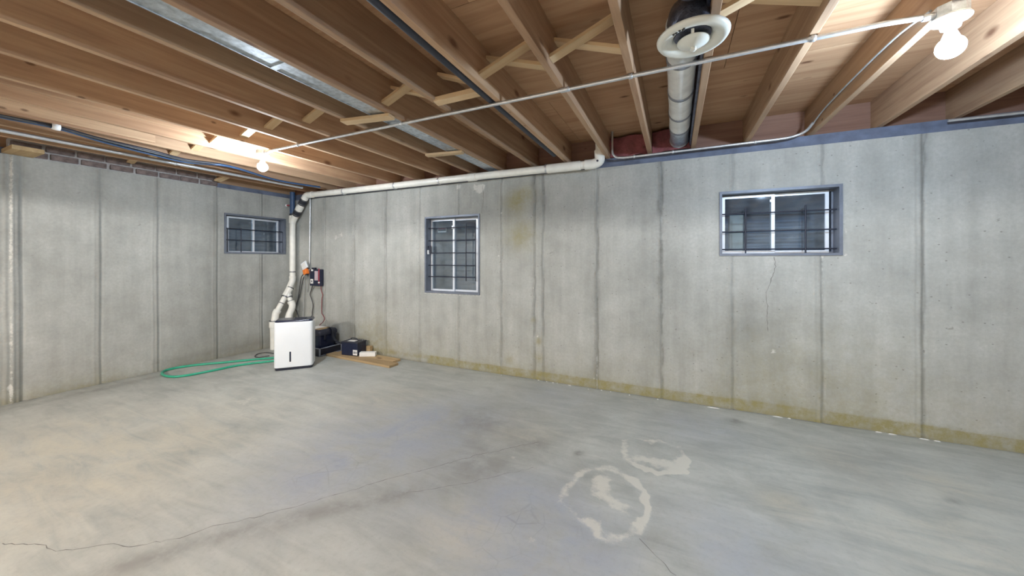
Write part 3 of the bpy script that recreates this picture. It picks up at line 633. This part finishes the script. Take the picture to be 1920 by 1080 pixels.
fl.lathe([(0, -.9)] + prf + [(0, 1.3)], (DX + .004, 0, 2.470), 28, 'Y').build('foil_section', M['foil'], rd)
MB().lathe([(.05, 1.30), (.093, 1.295), (.095, 1.33), (.093, 1.36), (.05, 1.365)], (DX + .004, 0, 2.47), 28, 'Y').build('duct_collar', M['ductband'], rd)
# elbow boot from the run down to the register
GX, GY = .068, 1.735
MB().tube(smoothpath([(DX, 1.88, DZ), (DX + .01, 1.80, DZ - .012), (GX - .02, 1.75, DZ - .06), (GX, GY, 2.40), (GX, GY, 2.315)], 6), .073, 24).build('duct_boot', M['foil'], rd)
MB().tube([(DX + .004, 1.36, 2.47), (GX, 1.60, 2.45)], .07, 20).build('duct_sleeve', M['foil'], rd)
# flat galvanised strip filling the right-hand side of the bay
MB().box((.119, 1.2, 2.40), (.1325, YB + .05, ZD - .005)).build('sheet_liner', M['foil'], rd)

rg = thing('ceiling_register', 'round white step-down air register hanging below the conduit bay', 'register', (GX, GY, 2.29))
RO = .143; zr = 2.292
MB().lathe([(.070, zr + .055), (.072, zr + .034), (.080, zr + .020), (.098, zr + .007), (.122, zr - .001), (.136, zr + .002), (RO, zr + .012), (RO + .002, zr + .020), (RO - .004, zr + .022), (.124, zr + .014), (.100, zr + .022), (.086, zr + .032), (.076, zr + .055), (.070, zr + .055)], (GX, GY, 0), 48).build('outer_ring', M['register'], rg)
MB().lathe([(0, zr - .018), (.012, zr - .018), (.030, zr - .012), (.050, zr - .003), (.064, zr + .006), (.066, zr + .010), (.062, zr + .010), (.04, zr + .003), (0, zr - .006)], (GX + .004, GY + .018, 0), 40).build('centre_cone', M['register'], rg)
MB().lathe([(0, zr - .034), (.009, zr - .033), (.014, zr - .027), (.012, zr - .018), (.0, zr - .016)], (GX + .004, GY + .018, 0), 20).build('knob', M['register'], rg)
for a in (.5, 2.6, 4.7): MB().bar((GX + .056 * math.cos(a), GY + .018 + .056 * math.sin(a), zr + .006), (GX + .073 * math.cos(a), GY + .073 * math.sin(a), zr + .034), .012, .002).build('bracket', M['register'], rg)
mb = MB()
for a, rr in ((1.30, .115), (1.20, .113), (1.05, .118), (.95, .112), (.9, .119)):
    mb.lathe([(0, zr - .0045), (.004, zr - .004), (.006, zr + .001)], (GX - rr * math.sin(a - .6), GY - rr * math.cos(a - .6), 0), 8)
mb.build('grime_spots', M['dirt'], rg)

gd = thing('sheet_metal_duct', 'galvanized rectangular duct running beside a joist at upper left', 'duct', (-1.92, 1.5, 2.38))
mb = MB(); yv = [-1.3, 0.0, 1.2, 2.4, YB + .06]
for i, (a, b) in enumerate(zip(yv[:-1], yv[1:])): MB().box((-1.982, a + .0015, ZJ + .006), (-1.864, b - .0015, ZD - .012), bev=.004).build('duct_section', M['galv'], gd)
for yq in yv[1:-1]: MB().box((-1.986, yq - .016, ZJ + .0025), (-1.8625, yq + .016, ZD - .01)).build('drive_cleat', M['galv'], gd)
MB().box((-1.990, -1.3, ZJ + .002), (-1.981, YB + .04, ZJ + .018), bev=.002).build('folded_seam', M['galv'], gd)
bp = thing('black_pipe', 'black pipe tight against a joist left of the crossed bridging', 'pipe', (-1.10, 1.0, 2.385))
MB().tube([(-1.102, -1.3, 2.392), (-1.102, 3.4, 2.392)], .026, 18).build('pipe_run', M['rubber'], bp)
MB().lathe([(.027, -.04), (.031, -.038), (.031, .038), (.027, .04)], (-1.102, .6, 2.392), 18, 'Y').build('coupling', M['rubber'], bp)

# cables and conduit along the joists at far left
cb1 = thing('cable_bundle', 'sagging black and blue cables clipped beneath the left joists', 'cable', onZ(190, 262, 2.34))
def cable(pxs, r, mat, name, dz=0):
    pts = smoothpath([onZ(px, py, z + dz) for px, py, z in pxs], 8); return MB().tube(pts, r, 10).build(name, M[mat], cb1)
far = [(430, 312, 2.345), (520, 338, 2.352), (600, 351, 2.356)]
cable([(-160, 180, 2.352), (0, 217, 2.355), (105, 238, 2.353), (190, 261, 2.338), (280, 282, 2.327), (350, 300, 2.328)] + far, .013, 'rubber', 'black_cable')
cable([(-160, 182, 2.354), (0, 218.5, 2.355), (105, 239.5, 2.352), (195, 266, 2.332), (280, 288, 2.320), (350, 304, 2.322)] + far, .012, 'blue', 'blue_cable', -.004)
cable([(-160, 181, 2.35), (0, 216, 2.352), (105, 239, 2.350), (200, 264, 2.326), (285, 286, 2.312), (360, 304, 2.318)] + far, .007, 'cordblack', 'thin_cable')
q = onZ(105, 238, 2.352); MB().lathe([(.017, -.022), (.024, -.02), (.026, 0), (.024, .02), (.017, .022)], q, 14, 'Y').box((q.x - .012, q.y - .014, q.z), (q.x + .012, q.y + .014, ZJ), bev=.003).build('cable_clip', M['bodywhite'], cb1)
gc = thing('grey_conduit', 'grey conduit under the joist closest to the left wall top', 'conduit', (-4.80, 1.2, 2.353))
MB().tube([(-4.80, -1.2, 2.352), (-4.80, 1.2, 2.352), (-4.79, 3.3, 2.352)], .0165, 14).build('tube', M['emt'], gc)
for yq in (.2, 1.9): MB().lathe([(.018, -.01), (.020, -.008), (.020, .008), (.018, .01)], (-4.80 + .003 * (yq > 1), yq, 2.352), 14, 'Y').build('strap', M['emt'], gc)

# ------------------------------------------------------------------ sump discharge piping in the corner
dp = thing('drain_pipe', 'white plastic sump discharge piping rising in the corner and along the wall', 'pipe', (-5.44, 3.55, 0))
PY = 3.585; R3 = .041
def fit(p, q, r, name='coupling', mat='pvc', seg=20, lip=.004):
    p = Vector(p); q = Vector(q); d = (q - p).normalized()
    return MB().tube([p, p + d * .004, p + d * .006, q - d * .006, q - d * .004, q], [r - lip, r, r, r, r, r - lip], seg).build(name, M[mat], dp)
jx, jz = -5.437, 2.00
yT = Vector((jx, PY, jz))
MB().tube([(jx, PY, 1.03), (jx, PY, 1.93)], R3, 20).build('riser', M['pvc'], dp)
fit((jx, PY, 1.90), (jx, PY, 2.02), .049, 'wye_fitting')
dv = (Vector((onY(572, 367, PY).x, PY, 2.30)) - Vector((jx, PY, 1.95))); dv = dv.normalized(); b0 = Vector((jx, PY, 1.93))
fit(b0 + dv * .02, b0 + dv * .13, .048, 'wye_branch')
fit(b0 + dv * .12, b0 + dv * .22, .055, 'rubber_coupling', 'rubber')
fit(b0 + dv * .215, b0 + dv * .30, .053, 'check_valve'); fit(b0 + dv * .29, b0 + dv * .34, .044, 'valve_neck')
fit(b0 + dv * .325, b0 + dv * .43, .052, 'rubber_coupling', 'rubber')
for t_ in (.135, .205, .34, .415): fit(b0 + dv * t_, b0 + dv * (t_ + .012), .0565 if t_ < .3 else .0535, 'hose_clamp', 'steelclamp', lip=.001)
e0 = b0 + dv * .42; hz = 2.318
ex = e0 + Vector((.10, 0, 0)); 
MB().tube(smoothpath([e0, e0 + dv * .035, Vector((e0.x + .07, PY, hz - .006)), Vector((e0.x + .15, PY, hz - .004)), Vector((e0.x + .20, PY, hz - .004))], 5), .048, 20).build('elbow', M['pvc'], dp)
xe = -.695
MB().tube([(e0.x + .18, PY, hz - .004), (-2.2, PY, hz - .010), (xe - .06, PY, hz - .016)], R3, 20).build('horizontal_run', M['pvc'], dp)
fit((-1.24, PY, hz - .015), (-.88, PY, hz - .0165), .0475); fit((-2.23, PY, hz - .0125), (-2.11, PY, hz - .0125), .0465)
MB().tube(smoothpath([(xe - .14, PY, hz - .0165), (xe - .05, PY, hz - .0165), (xe + .005, PY, hz + .010), (xe + .006, PY, hz + .07), (xe + .002, PY + .01, hz + .11)], 5), .0495, 20).build('elbow', M['pvc'], dp)
MB().tube([(xe + .004, PY, hz + .09), (xe + .002, PY + .02, ZD - .01)], R3 * .95, 18).build('upper_riser', M['pvc'], dp)
MB().lathe([(0, -.052), (.010, -.052), (.012, -.045)], (xe - .005, PY, hz - .002), 12, 'Y').build('screw_hole', M['print'], dp)
for x in (-1.25, -2.64, -3.35, -4.3): fit((x - .010, PY, hz - .011), (x + .010, PY, hz - .011), .0465, 'pipe_strap', 'emt', lip=.001)
# dark upright stub above the wye with a small red valve
fit((jx - .002, PY, 2.02), (jx - .002, PY, ZJ + .02), .036, 'upright_stub', 'blue'); fit((jx - .002, PY, 2.015), (jx - .002, PY, 2.05), .044, 'stub_collar', 'rubber')
MB().tube([(jx - .03, PY - .01, 2.185), (jx - .105, PY - .02, 2.185)], .011, 10).build('valve_stem', M['red'], dp)
MB().lathe([(0, -.012), (.018, -.01), (.02, 0), (.018, .01), (0, .012)], (jx - .115, PY - .02, 2.185), 14, 'X').build('valve_handle', M['bodywhite'], dp)
# lower legs run along the left wall to the pit
LX = -5.425
j0 = Vector((jx, PY, 1.06)); A1 = onX(541, 545, LX); A2 = onX(529, 566, LX); A3 = onX(517, 588, LX - .0); A4 = onX(514, 605, LX)
MB().tube(smoothpath([j0, Vector((jx, PY, 1.01)), Vector((jx + .003, PY - .02, .965)), (j0 * .15 + A1 * .85)], 5), .045, 20).build('elbow', M['pvc'], dp)
MB().tube([j0.lerp(A1, .7), A1], .038, 20).build('offset_pipe', M['pvc'], dp)
d1 = (A2 - A1).normalized(); fit(A1 - d1 * .05, A1 + d1 * .10, .050, 'wye_fitting')
MB().tube([A1 + d1 * .08, A3], .037, 20).build('lower_leg', M['pvc'], dp)
fit(A1 + d1 * .095, A1 + d1 * .113, .0535, 'hose_clamp', 'steelclamp', lip=.001); fit(A1 - d1 * .055, A1 - d1 * .04, .0525, 'hose_clamp', 'steelclamp', lip=.001)
MB().tube(smoothpath([A3 - d1 * .04, A3, A3.lerp(A4, .5) + Vector((0, 0, -.01)), A4], 5), [.048] * 16, 20).build('elbow', M['pvc'], dp)
fit(A4 + Vector((0, 0, .02)), A4 + Vector((0, 0, -.07)), .064, 'coupling')
MB().tube([A4 + Vector((0, 0, -.05)), A4 + Vector((0, 0, -.14)), (A4.x, A4.y, 0.0)], [.058, .052, .050], 20).build('lower_leg', M['pvc'], dp)
m_ = (A1 + d1 * .113).lerp(A3, .35); fit(m_, m_ + d1 * .012, .0385, 'hose_clamp', 'steelclamp', lip=.001)
fit(A3 - d1 * .055, A3 - d1 * .015, .052, 'elbow_hub'); fit(A4 + Vector((0, 0, .022)), A4 + Vector((0, 0, .034)), .0655, 'hose_clamp', 'steelclamp', lip=.001)
fit((jx, PY, 1.135), (jx, PY, 1.15), .0435, 'hose_clamp', 'steelclamp', lip=.001); fit((jx, PY, 1.04), (jx, PY, 1.075), .0475, 'elbow_hub')
B1 = onX(548, 572, LX + .09); B2 = onX(543, 588, LX + .085); B0 = A1 + d1 * .035
d2 = (B1 - B0).normalized()
fit(B0 + d2 * .005, B0 + d2 * .075, .046, 'wye_branch'); fit(B0 + d2 * .07, B0 + d2 * .085, .0495, 'hose_clamp', 'steelclamp', lip=.001)
MB().tube([B0 + d2 * .05, B1], .034, 20).build('lower_leg', M['pvc'], dp)
MB().tube(smoothpath([B1 - d2 * .05, B1, B1.lerp(B2, .5) + Vector((0, .01, 0)), B2, B2 + Vector((0, -.01, -.05))], 5), .046, 20).build('elbow', M['pvc'], dp)
fit(B1 - d2 * .062, B1 - d2 * .025, .0495, 'elbow_hub'); fit(B1 - d2 * .07, B1 - d2 * .062, .047, 'hose_clamp', 'steelclamp', lip=.001)
fit(B2 + Vector((0, -.008, -.03)), B2 + Vector((0, -.014, -.10)), .050, 'check_valve'); fit(B2 + Vector((0, -.014, -.10)), B2 + Vector((0, -.014, -.115)), .052, 'hose_clamp', 'steelclamp', lip=.001)
MB().tube([B2 + Vector((0, -.014, -.10)), (B2.x, B2.y - .014, 0)], .038, 20).build('lower_leg', M['pvc'], dp)

# ------------------------------------------------------------------ wall conduit, outlet, charger, cords
YW = YB - .022
ec = thing('outlet_conduit', 'thin vertical conduit dropping to the outlet beside the corner pipe', 'conduit', onY(581, 480, YW))
ptop = onY(582, 372, YW); pe = onY(580.5, 491, YW)
MB().tube([(ptop.x, YW - .01, ZJ), (ptop.x, YW - .002, 2.2), (pe.x, YW, pe.z)] + smoothpath([(pe.x - .006, YW, pe.z - .03), (pe.x - .022, YW, pe.z - .07), (pe.x - .03, YW, pe.z - .11)], 4), .0105, 12).build('tube', M['emt'], ec)
MB().lathe([(.012, -.022), (.017, -.02), (.017, .02), (.012, .022)], (pe.x - .03, YW, pe.z - .115), 14).build('connector', M['rubber'], ec)
ob = thing('outlet_box', 'metal outlet box with tilted white flip cover and plugs', 'outlet', onY(578, 511, YB))
q = onY(580, 511, YB - .05)
MB().box((q.x - .055, YB - .056, q.z - .055), (q.x + .028, YB - .006, q.z + .055), bev=.006).build('box', M['galv'], ob)
qa = onY(571, 498, YB - .085); mt = Matrix.Translation(qa) @ Matrix.Rotation(math.radians(27), 4, 'Y') @ Matrix.Rotation(math.radians(-14), 4, 'X')
mt = Matrix.Translation(qa) @ Matrix.Rotation(math.radians(-27), 4, 'Y')
MB().box((-.062, -.012, -.055), (.062, .012, .058), mt, bev=.009).build('flip_cover', M['bodywhite'], ob)
MB().box((-.042, -.015, -.035), (.042, -.011, .038), mt, bev=.0015).build('cover_label', M['label'], ob)
pa = thing('plug_adapter', 'orange plug adapter pushed into the outlet under the flip cover', 'plug', onY(573, 509, YB - .09))
qo = onY(573, 509.5, YB - .09); mt = Matrix.Translation(qo) @ Matrix.Rotation(math.radians(-18), 4, 'Y')
MB().box((-.040, -.022, -.042), (.040, .030, .040), mt, bev=.010).build('body', M['orange'], pa)
MB().box((-.05, -.008, -.030), (-.036, .020, .018), mt, bev=.004).build('side_plug', M['rubber'], pa)
MB().box((.0, -.014, -.056), (.028, .014, -.038), mt, bev=.004).build('lower_plug', M['rubber'], pa)
ch = thing('battery_charger', 'dark blue-black charger with pink label and red edge hung on the wall', 'charger', onY(594, 520, YB))
c0 = onY(584.3, 535.5, YB - .04); c1 = onY(603.8, 505, YB - .04); W_ = c1.x - c0.x
MB().box((c0.x, YB - .075, c0.z), (c1.x, YB - .012, c1.z), bev=.008).build('case', M['navy'], ch)
MB().box((c0.x + W_ * .10, YB - .06, c1.z - .004), (c0.x + W_ * .40, YB - .025, c1.z + .026), bev=.006).build('top_lug', M['blackplastic'], ch)
MB().box((c0.x + W_ * .16, YB - .064, c1.z - .028), (c0.x + W_ * .36, YB - .0755, c1.z - .002), bev=.002).build('white_tab', M['label'], ch)
MB().box((c0.x + W_ * .50, YB - .0775, c0.z + .085), (c0.x + W_ * .82, YB - .074, c1.z - .025)).build('pink_label', M['pinklabel'], ch)
MB().box((c1.x - W_ * .13, YB - .079, c0.z + .03), (c1.x - W_ * .05, YB - .07, c1.z + .012), bev=.003).build('red_edge', M['red'], ch)
MB().box((c0.x + W_ * .10, YB - .0772, c0.z + .035), (c0.x + W_ * .36, YB - .0745, c0.z + .105)).build('white_label', M['label'], ch)
MB().box((c0.x + W_ * .19, YB - .0785, c0.z + .055), (c0.x + W_ * .27, YB - .0768, c0.z + .085)).build('label_mark', M['print'], ch)
MB().box((c0.x + W_ * .84, YB - .081, c0.z + .045), (c0.x + W_ * .98, YB - .072, c0.z + .065), bev=.002).build('terminal', M['label'], ch)

def cord(name, label, pts, r, mat, k=6):
    p = smoothpath(pts, k); o = MB().tube(p, r, 8).build(name, M[mat]); return tag(o, label, 'cord')
W3 = lambda px, py, d=.03: onY(px, py, YB - d)
cord('power_cord', 'dark cord from the orange adapter, leftmost loop behind the dehumidifier', [W3(570, 513, .09), W3(565, 520, .04), W3(562.5, 535), W3(560, 553), W3(558, 565), W3(554, 577, .04), W3(548, 590, .06), W3(542, 597, .09), W3(536, 615, .12)], .0075, 'cordblack')
cord('power_cord', 'dark cord crossing the leftmost cord then falling to the right', [W3(573, 514, .09), W3(569, 522, .05), W3(566, 535), W3(562, 553), W3(558.5, 562), W3(553.5, 578, .03), W3(557, 585, .03), W3(560, 597, .05), W3(563, 615, .06)], .007, 'cordblack')
cord('power_cord', 'pale cord hanging straight down from the orange adapter', [W3(572, 513, .10), W3(571, 525, .05), W3(570.5, 545), W3(569.5, 570), W3(568.5, 597), W3(567, 625)], .006, 'cordgrey')
cord('power_cord', 'thin dark cord right of the pale cord under the outlet', [W3(574.5, 514, .09), W3(576, 522, .05), W3(577, 532), W3(576, 548, .02)], .0055, 'cordgrey')
cord('charger_cord', 'black cord waving down from the charger to the big battery box', [W3(586, 535, .05), W3(584, 543), W3(581.5, 552), W3(584, 560), W3(587, 572), W3(585.5, 585), W3(585, 592), W3(580, 596, .06), W3(574, 600, .1), W3(571, 612, .1)], .0075, 'cordblack')
cord('charger_cord', 'red cord waving down from the charger onto the battery box lid', [W3(601.5, 535, .05), W3(602.5, 545), W3(605, 553), W3(603.5, 562), W3(603.2, 585), W3(605, 590), W3(608.5, 597), W3(606, 603, .08), W3(602, 607, .16), W3(599, 610, .19)], .006, 'cordred')

# ------------------------------------------------------------------ dehumidifier
FLc = onZ(512.5, 697); FRc = onZ(586.5, 689.5); ax = (FRc - FLc); Wd = ax.length; ax.normalize(); rz = math.atan2(ax.y, ax.x); bk = Vector((-ax.y, ax.x, 0)); Dd = .25
cdh = FLc + ax * Wd / 2 + bk * Dd / 2
dh = thing('dehumidifier', 'white box dehumidifier with dark top standing in front of the corner pipes', 'dehumidifier', cdh, rz)
def rrect(x0, x1, y0, y1, rf, rb, n=6):
    out = []
    for cx, cy, r, a0 in ((x0 + rf, y0 + rf, rf, PI), (x1 - rf, y0 + rf, rf, 1.5 * PI), (x1 - rb, y1 - rb, rb, 0), (x0 + rb, y1 - rb, rb, .5 * PI)):
        out += [(cx + r * math.cos(a0 + PI / 2 * i / n), cy + r * math.sin(a0 + PI / 2 * i / n)) for i in range(n + 1)]
    return out
def rprism(rings): 
    mb = MB(); n = len(rings[0][0]); vs = []
    for o_, z in rings: vs += [(x, y, z) for x, y in o_]
    mb.add(vs, [(i * n + j, i * n + (j + 1) % n, (i + 1) * n + (j + 1) % n, (i + 1) * n + j) for i in range(len(rings) - 1) for j in range(n)], True)
    m = len(rings); return mb.add(vs[:n], [tuple(range(n))[::-1]]).add(vs[-n:], [tuple(range(n))])
w2_ = Wd / 2; d2_ = Dd / 2; rr = lambda e, rf=.038: rrect(-w2_ + e, w2_ - e, -d2_ + e, d2_ - e - .03, max(.004, rf - e), .012)
rprism([(rr(.006), .032), (rr(.001), .036), (rr(0), .042), (rr(0), .556), (rr(.001), .566), (rr(.004), .574), (rr(.010), .579)]).build('front_shell', M['bodywhite'], dh, True)
rprism([(rrect(-w2_ + .010, w2_ - .010, -d2_ + .02, d2_, .02, .03), .034), (rrect(-w2_ + .010, w2_ - .010, -d2_ + .02, d2_, .02, .03), .574)]).build('rear_shell', M['bodywhite'], dh, True)
rprism([(rrect(-w2_ + .012, w2_ - .012, -d2_ + .012, d2_ - .008, .03, .02), 0), (rrect(-w2_ + .006, w2_ - .006, -d2_ + .006, d2_ - .006, .03, .02), .034)]).build('base', M['blackplastic'], dh, True)
rprism([(rrect(-w2_ + .008, w2_ - .008, -d2_ + .008, d2_ - .004, .034, .02), .575), (rrect(-w2_ + .008, w2_ - .008, -d2_ + .010, d2_ - .004, .034, .02), .592), (rrect(-w2_ + .016, w2_ - .016, -d2_ + .022, d2_ - .012, .03, .02), .600)]).build('top_panel', M['navy'], dh, True)
MB().box((-.02, -.02, .600), (.12, .06, .603), bev=.001).build('control_panel', M['blackplastic'], dh, True)
sx = -w2_ + Wd * .42
MB().box((sx - .020, -d2_ - .0015, .088), (sx + .020, -d2_ + .004, .232), bev=.001).build('gauge_surround', M['lampwhite'], dh, True)
MB().box((sx - .009, -d2_ - .0028, .100), (sx + .009, -d2_ + .003, .222), bev=.001).build('water_gauge', M['navy'], dh, True)

# ------------------------------------------------------------------ hose and cable on the floor
hp = [onZ(*p) for p in [(530, 676), (510, 679), (470, 683.5), (440, 688), (410, 694.5), (380, 700.5), (350, 706), (325, 708.5), (308, 706), (304, 701), (312, 696), (340, 690), (380, 685), (420, 681.5), (470, 676.5), (510, 673), (535, 670)]]
for p in hp: p.z = .0135
ho = MB().tube(smoothpath(hp, 8), .0135, 12).build('garden_hose', M['hose']); tag(ho, 'green hose looped on the floor left of the dehumidifier', 'hose')
gp = [onZ(*p) for p in [(515, 664), (500, 662), (485, 664), (478, 668.5), (484, 671), (505, 668)]]
for p in gp: p.z = .007
tag(MB().tube(smoothpath(gp, 6), .006, 8).build('floor_cable', M['cordblack']), 'thin grey cable loop on the floor behind the green hose', 'cable')

# ------------------------------------------------------------------ crate, batteries, boards
tr = thing('plastic_tray', 'low dark tray with pale edges carrying the big battery box', 'tray', (-4.66, 3.48, 0))
tx0, tx1, ty0, ty1, th = -4.90, -4.43, 3.30, 3.645, .105
mb = MB().box((tx0, ty0, 0), (tx1, ty1, .02)); mb.box((tx0, ty0, .02), (tx0 + .012, ty1, th)); mb.box((tx1 - .012, ty0, .02), (tx1, ty1, th)); mb.box((tx0 + .012, ty0, .02), (tx1 - .012, ty0 + .012, th)); mb.box((tx0 + .012, ty1 - .012, .02), (tx1 - .012, ty1, th))
mb.build('tray_body', M['blackplastic'], tr)
ring(MB(), tx0 - .003, tx1 + .003, ty0 - .003, ty1 + .003, 0, .007, .014)
rim = MB()
for a, b in (((tx0 - .004, ty0 - .004), (tx1 + .004, ty0 + .012)), ((tx0 - .004, ty1 - .012), (tx1 + .004, ty1 + .004)), ((tx0 - .004, ty0), (tx0 + .012, ty1)), ((tx1 - .012, ty0), (tx1 + .004, ty1))): rim.box((a[0], a[1], th - .004), (b[0], b[1], th + .006))
rim.build('rim', M['trayedge'], tr)
for (a, b) in ((tx1 - .012, ty0 - .005), (tx1 - .012, ty1 - .008)): MB().box((a, b, .004), (a + .017, b + .016, th), bev=.003).build('corner_post', M['trayedge'], tr)
for z in (.006,): MB().box((tx1, ty0 + .014, z), (tx1 + .004, ty1 - .012, z + .010)).build('side_rib', M['trayedge'], tr)
bb = thing('battery_box', 'large black lidded battery box with white lid label and strap', 'battery box', (-4.66, 3.48, .02))
bx0, bx1, by0, by1 = -4.87, -4.475, 3.325, 3.62
def taper(mb, x0, x1, y0, y1, z0, z1, t, bev=.012):
    a = rrect(x0 + t, x1 - t, y0 + t, y1 - t, bev, bev, 4); b = rrect(x0, x1, y0, y1, bev, bev, 4); return rprism([(a, z0), (b, z1)])
taper(None, bx0, bx1, by0, by1, .021, .285, .018, .03).build('body', M['navy'], bb)
lid = rprism([(rrect(bx0 - .008, bx1 + .008, by0 - .008, by1 + .008, .035, .035, 5), .275), (rrect(bx0 - .008, bx1 + .008, by0 - .008, by1 + .008, .035, .035, 5), .315), (rrect(bx0 + .008, bx1 - .008, by0 + .008, by1 - .008, .03, .03, 5), .342), (rrect(bx0 + .03, bx1 - .03, by0 + .03, by1 - .03, .03, .03, 5), .350)]).build('lid', M['blackplastic'], bb)
MB().box((bx0 + .05, by0 + .035, .350), (bx1 - .16, by1 - .05, .3525)).build('lid_label', M['label'], bb)
MB().box((bx1 - .15, by0 + .035, .350), (bx1 - .045, by1 - .06, .3525)).build('lid_label', M['plank'], bb)
for yq in (by0 - .006,):
    for xq in (bx0 + .10, bx1 - .13): MB().box((xq, yq - .006, .10), (xq + .022, yq + .012, .27), bev=.004).build('rib', M['blackplastic'], bb)
MB().box((bx1 - .003, by0 + .07, .21), (bx1 + .012, by0 + .10, .27), bev=.004).build('rib', M['blackplastic'], bb)
sp = smoothpath([(bx1 - .08, by1 - .10, .352), (bx1 - .02, by1 - .10, .362), (bx1 + .022, by1 - .10, .335), (bx1 + .030, by1 - .10, .25), (bx1 + .055, by1 - .09, .19), (bx1 + .11, by1 - .06, .145), (bx1 + .17, by1 - .03, .13)], 5)
mb = MB()
for a, b in zip(sp[:-1], sp[1:]): mb.bar(a, b + (b - a) * .15, .006, .038, up=(0, 1, 0))
mb.build('strap', M['rubber'], bb)
# two boards on the floor
def board(corner, L, Wb, T, rz, label, z=0):
    t = MB().box((-L, 0, 0), (0, Wb, T), bev=.004).build('wooden_board', M['plank']); t.location = (corner.x, corner.y, z); t.rotation_euler = (0, 0, rz); return tag(t, label, 'board')
board(onZ(730, 690.5), 1.20, .150, .030, math.radians(-2.5), 'front wooden plank lying on the floor under the small battery')
c_ = onZ(729, 681.5); board(Vector((-3.29, 3.475, 0)), 1.05, .140, .030, math.radians(-2.5), 'rear wooden plank with dark sawn end beside the wall')
tag(MB().box((-3.93, 3.625, .001), (-3.84, 3.672, .13), bev=.003).build('wood_offcut', M['plank']), 'short upright wood offcut behind the small battery', 'wood')
sb_loc = Vector((-4.03, 3.52, .031)); sbr = math.radians(7)
sb = thing('small_battery', 'small black battery with folded handle standing on the planks', 'battery', sb_loc, sbr)
MB().box((-.133, -.085, 0), (.133, .085, .178), bev=.006).build('case', M['navy'], sb, True)
MB().box((-.139, -.089, .168), (.139, .089, .184), bev=.004).build('lid', M['blackplastic'], sb, True)
MB().box((-.07, -.045, .184), (.045, .03, .1855)).build('lid_label', M['label'], sb, True)
for xq in (-.105, .105): MB().lathe([(0, .012), (.010, .012), (.012, 0)], (xq, .05, .184), 12).build('terminal', M['steelclamp'], sb, True)
MB().tube(smoothpath([(-.08, .04, .186), (-.075, .03, .207), (-.03, .02, .216), (.02, .02, .212), (.05, .03, .19)], 5), .006, 8).build('handle', M['rubber'], sb, True)
MB().box((.060, -.0868, .012), (.131, -.0845, .082)).build('white_sticker', M['label'], sb, True)
for i, xq in enumerate((.070, .082, .098, .112)): MB().box((xq, -.0878, .03), (xq + (.007, .010, .006, .010)[i], -.0864, .062)).build('sticker_print', M['print'], sb, True)
wb = thing('small_carton', 'small white carton lying on the planks against the battery', 'carton', (-3.775, 3.53, .031), math.radians(28))
MB().box((-.105, -.035, 0), (.105, .035, .055), bev=.003).build('box_body', M['label'], wb, True)
MB().box((-.104, -.006, .0545), (.104, .006, .0558)).build('tape_strip', M['bodywhite'], wb, True)
# loose scraps along the foot of the back wall
mb = MB()
for px, py, L in ((1338, 765, .10), (1455, 776, .09), (1470, 771, .03), (1640, 805, .05), (1665, 809, .06), (1722, 817, .07), (1755, 826, .05), (1010, 713, .025), (1025, 716, .02), (1037, 718, .03), (1068, 723, .035), (1103, 730, .02), (1128, 732, .022), (1145, 735, .02), (1180, 741, .02), (1233, 749, .02), (940, 704, .015), (1051, 712, .012)):
    q = onZ(px, py); q.y = min(q.y, YB - .018); n = 6
    vs = [(q.x + L / 2 * math.cos(2 * PI * i / n) * random.uniform(.7, 1.1), q.y + .009 * math.sin(2 * PI * i / n) * random.uniform(.6, 1.2), .0005) for i in range(n)]
    vs2 = [(q.x + (x - q.x) * .6, q.y + (y_ - q.y) * .6, .006) for x, y_, _ in vs]; mb.add(vs + vs2, [(i, (i + 1) % n, n + (i + 1) % n, n + i) for i in range(n)] + [tuple(range(n, 2 * n))])
o = mb.build('plaster_flakes', M['debris'], floor); o['kind'] = 'stuff'
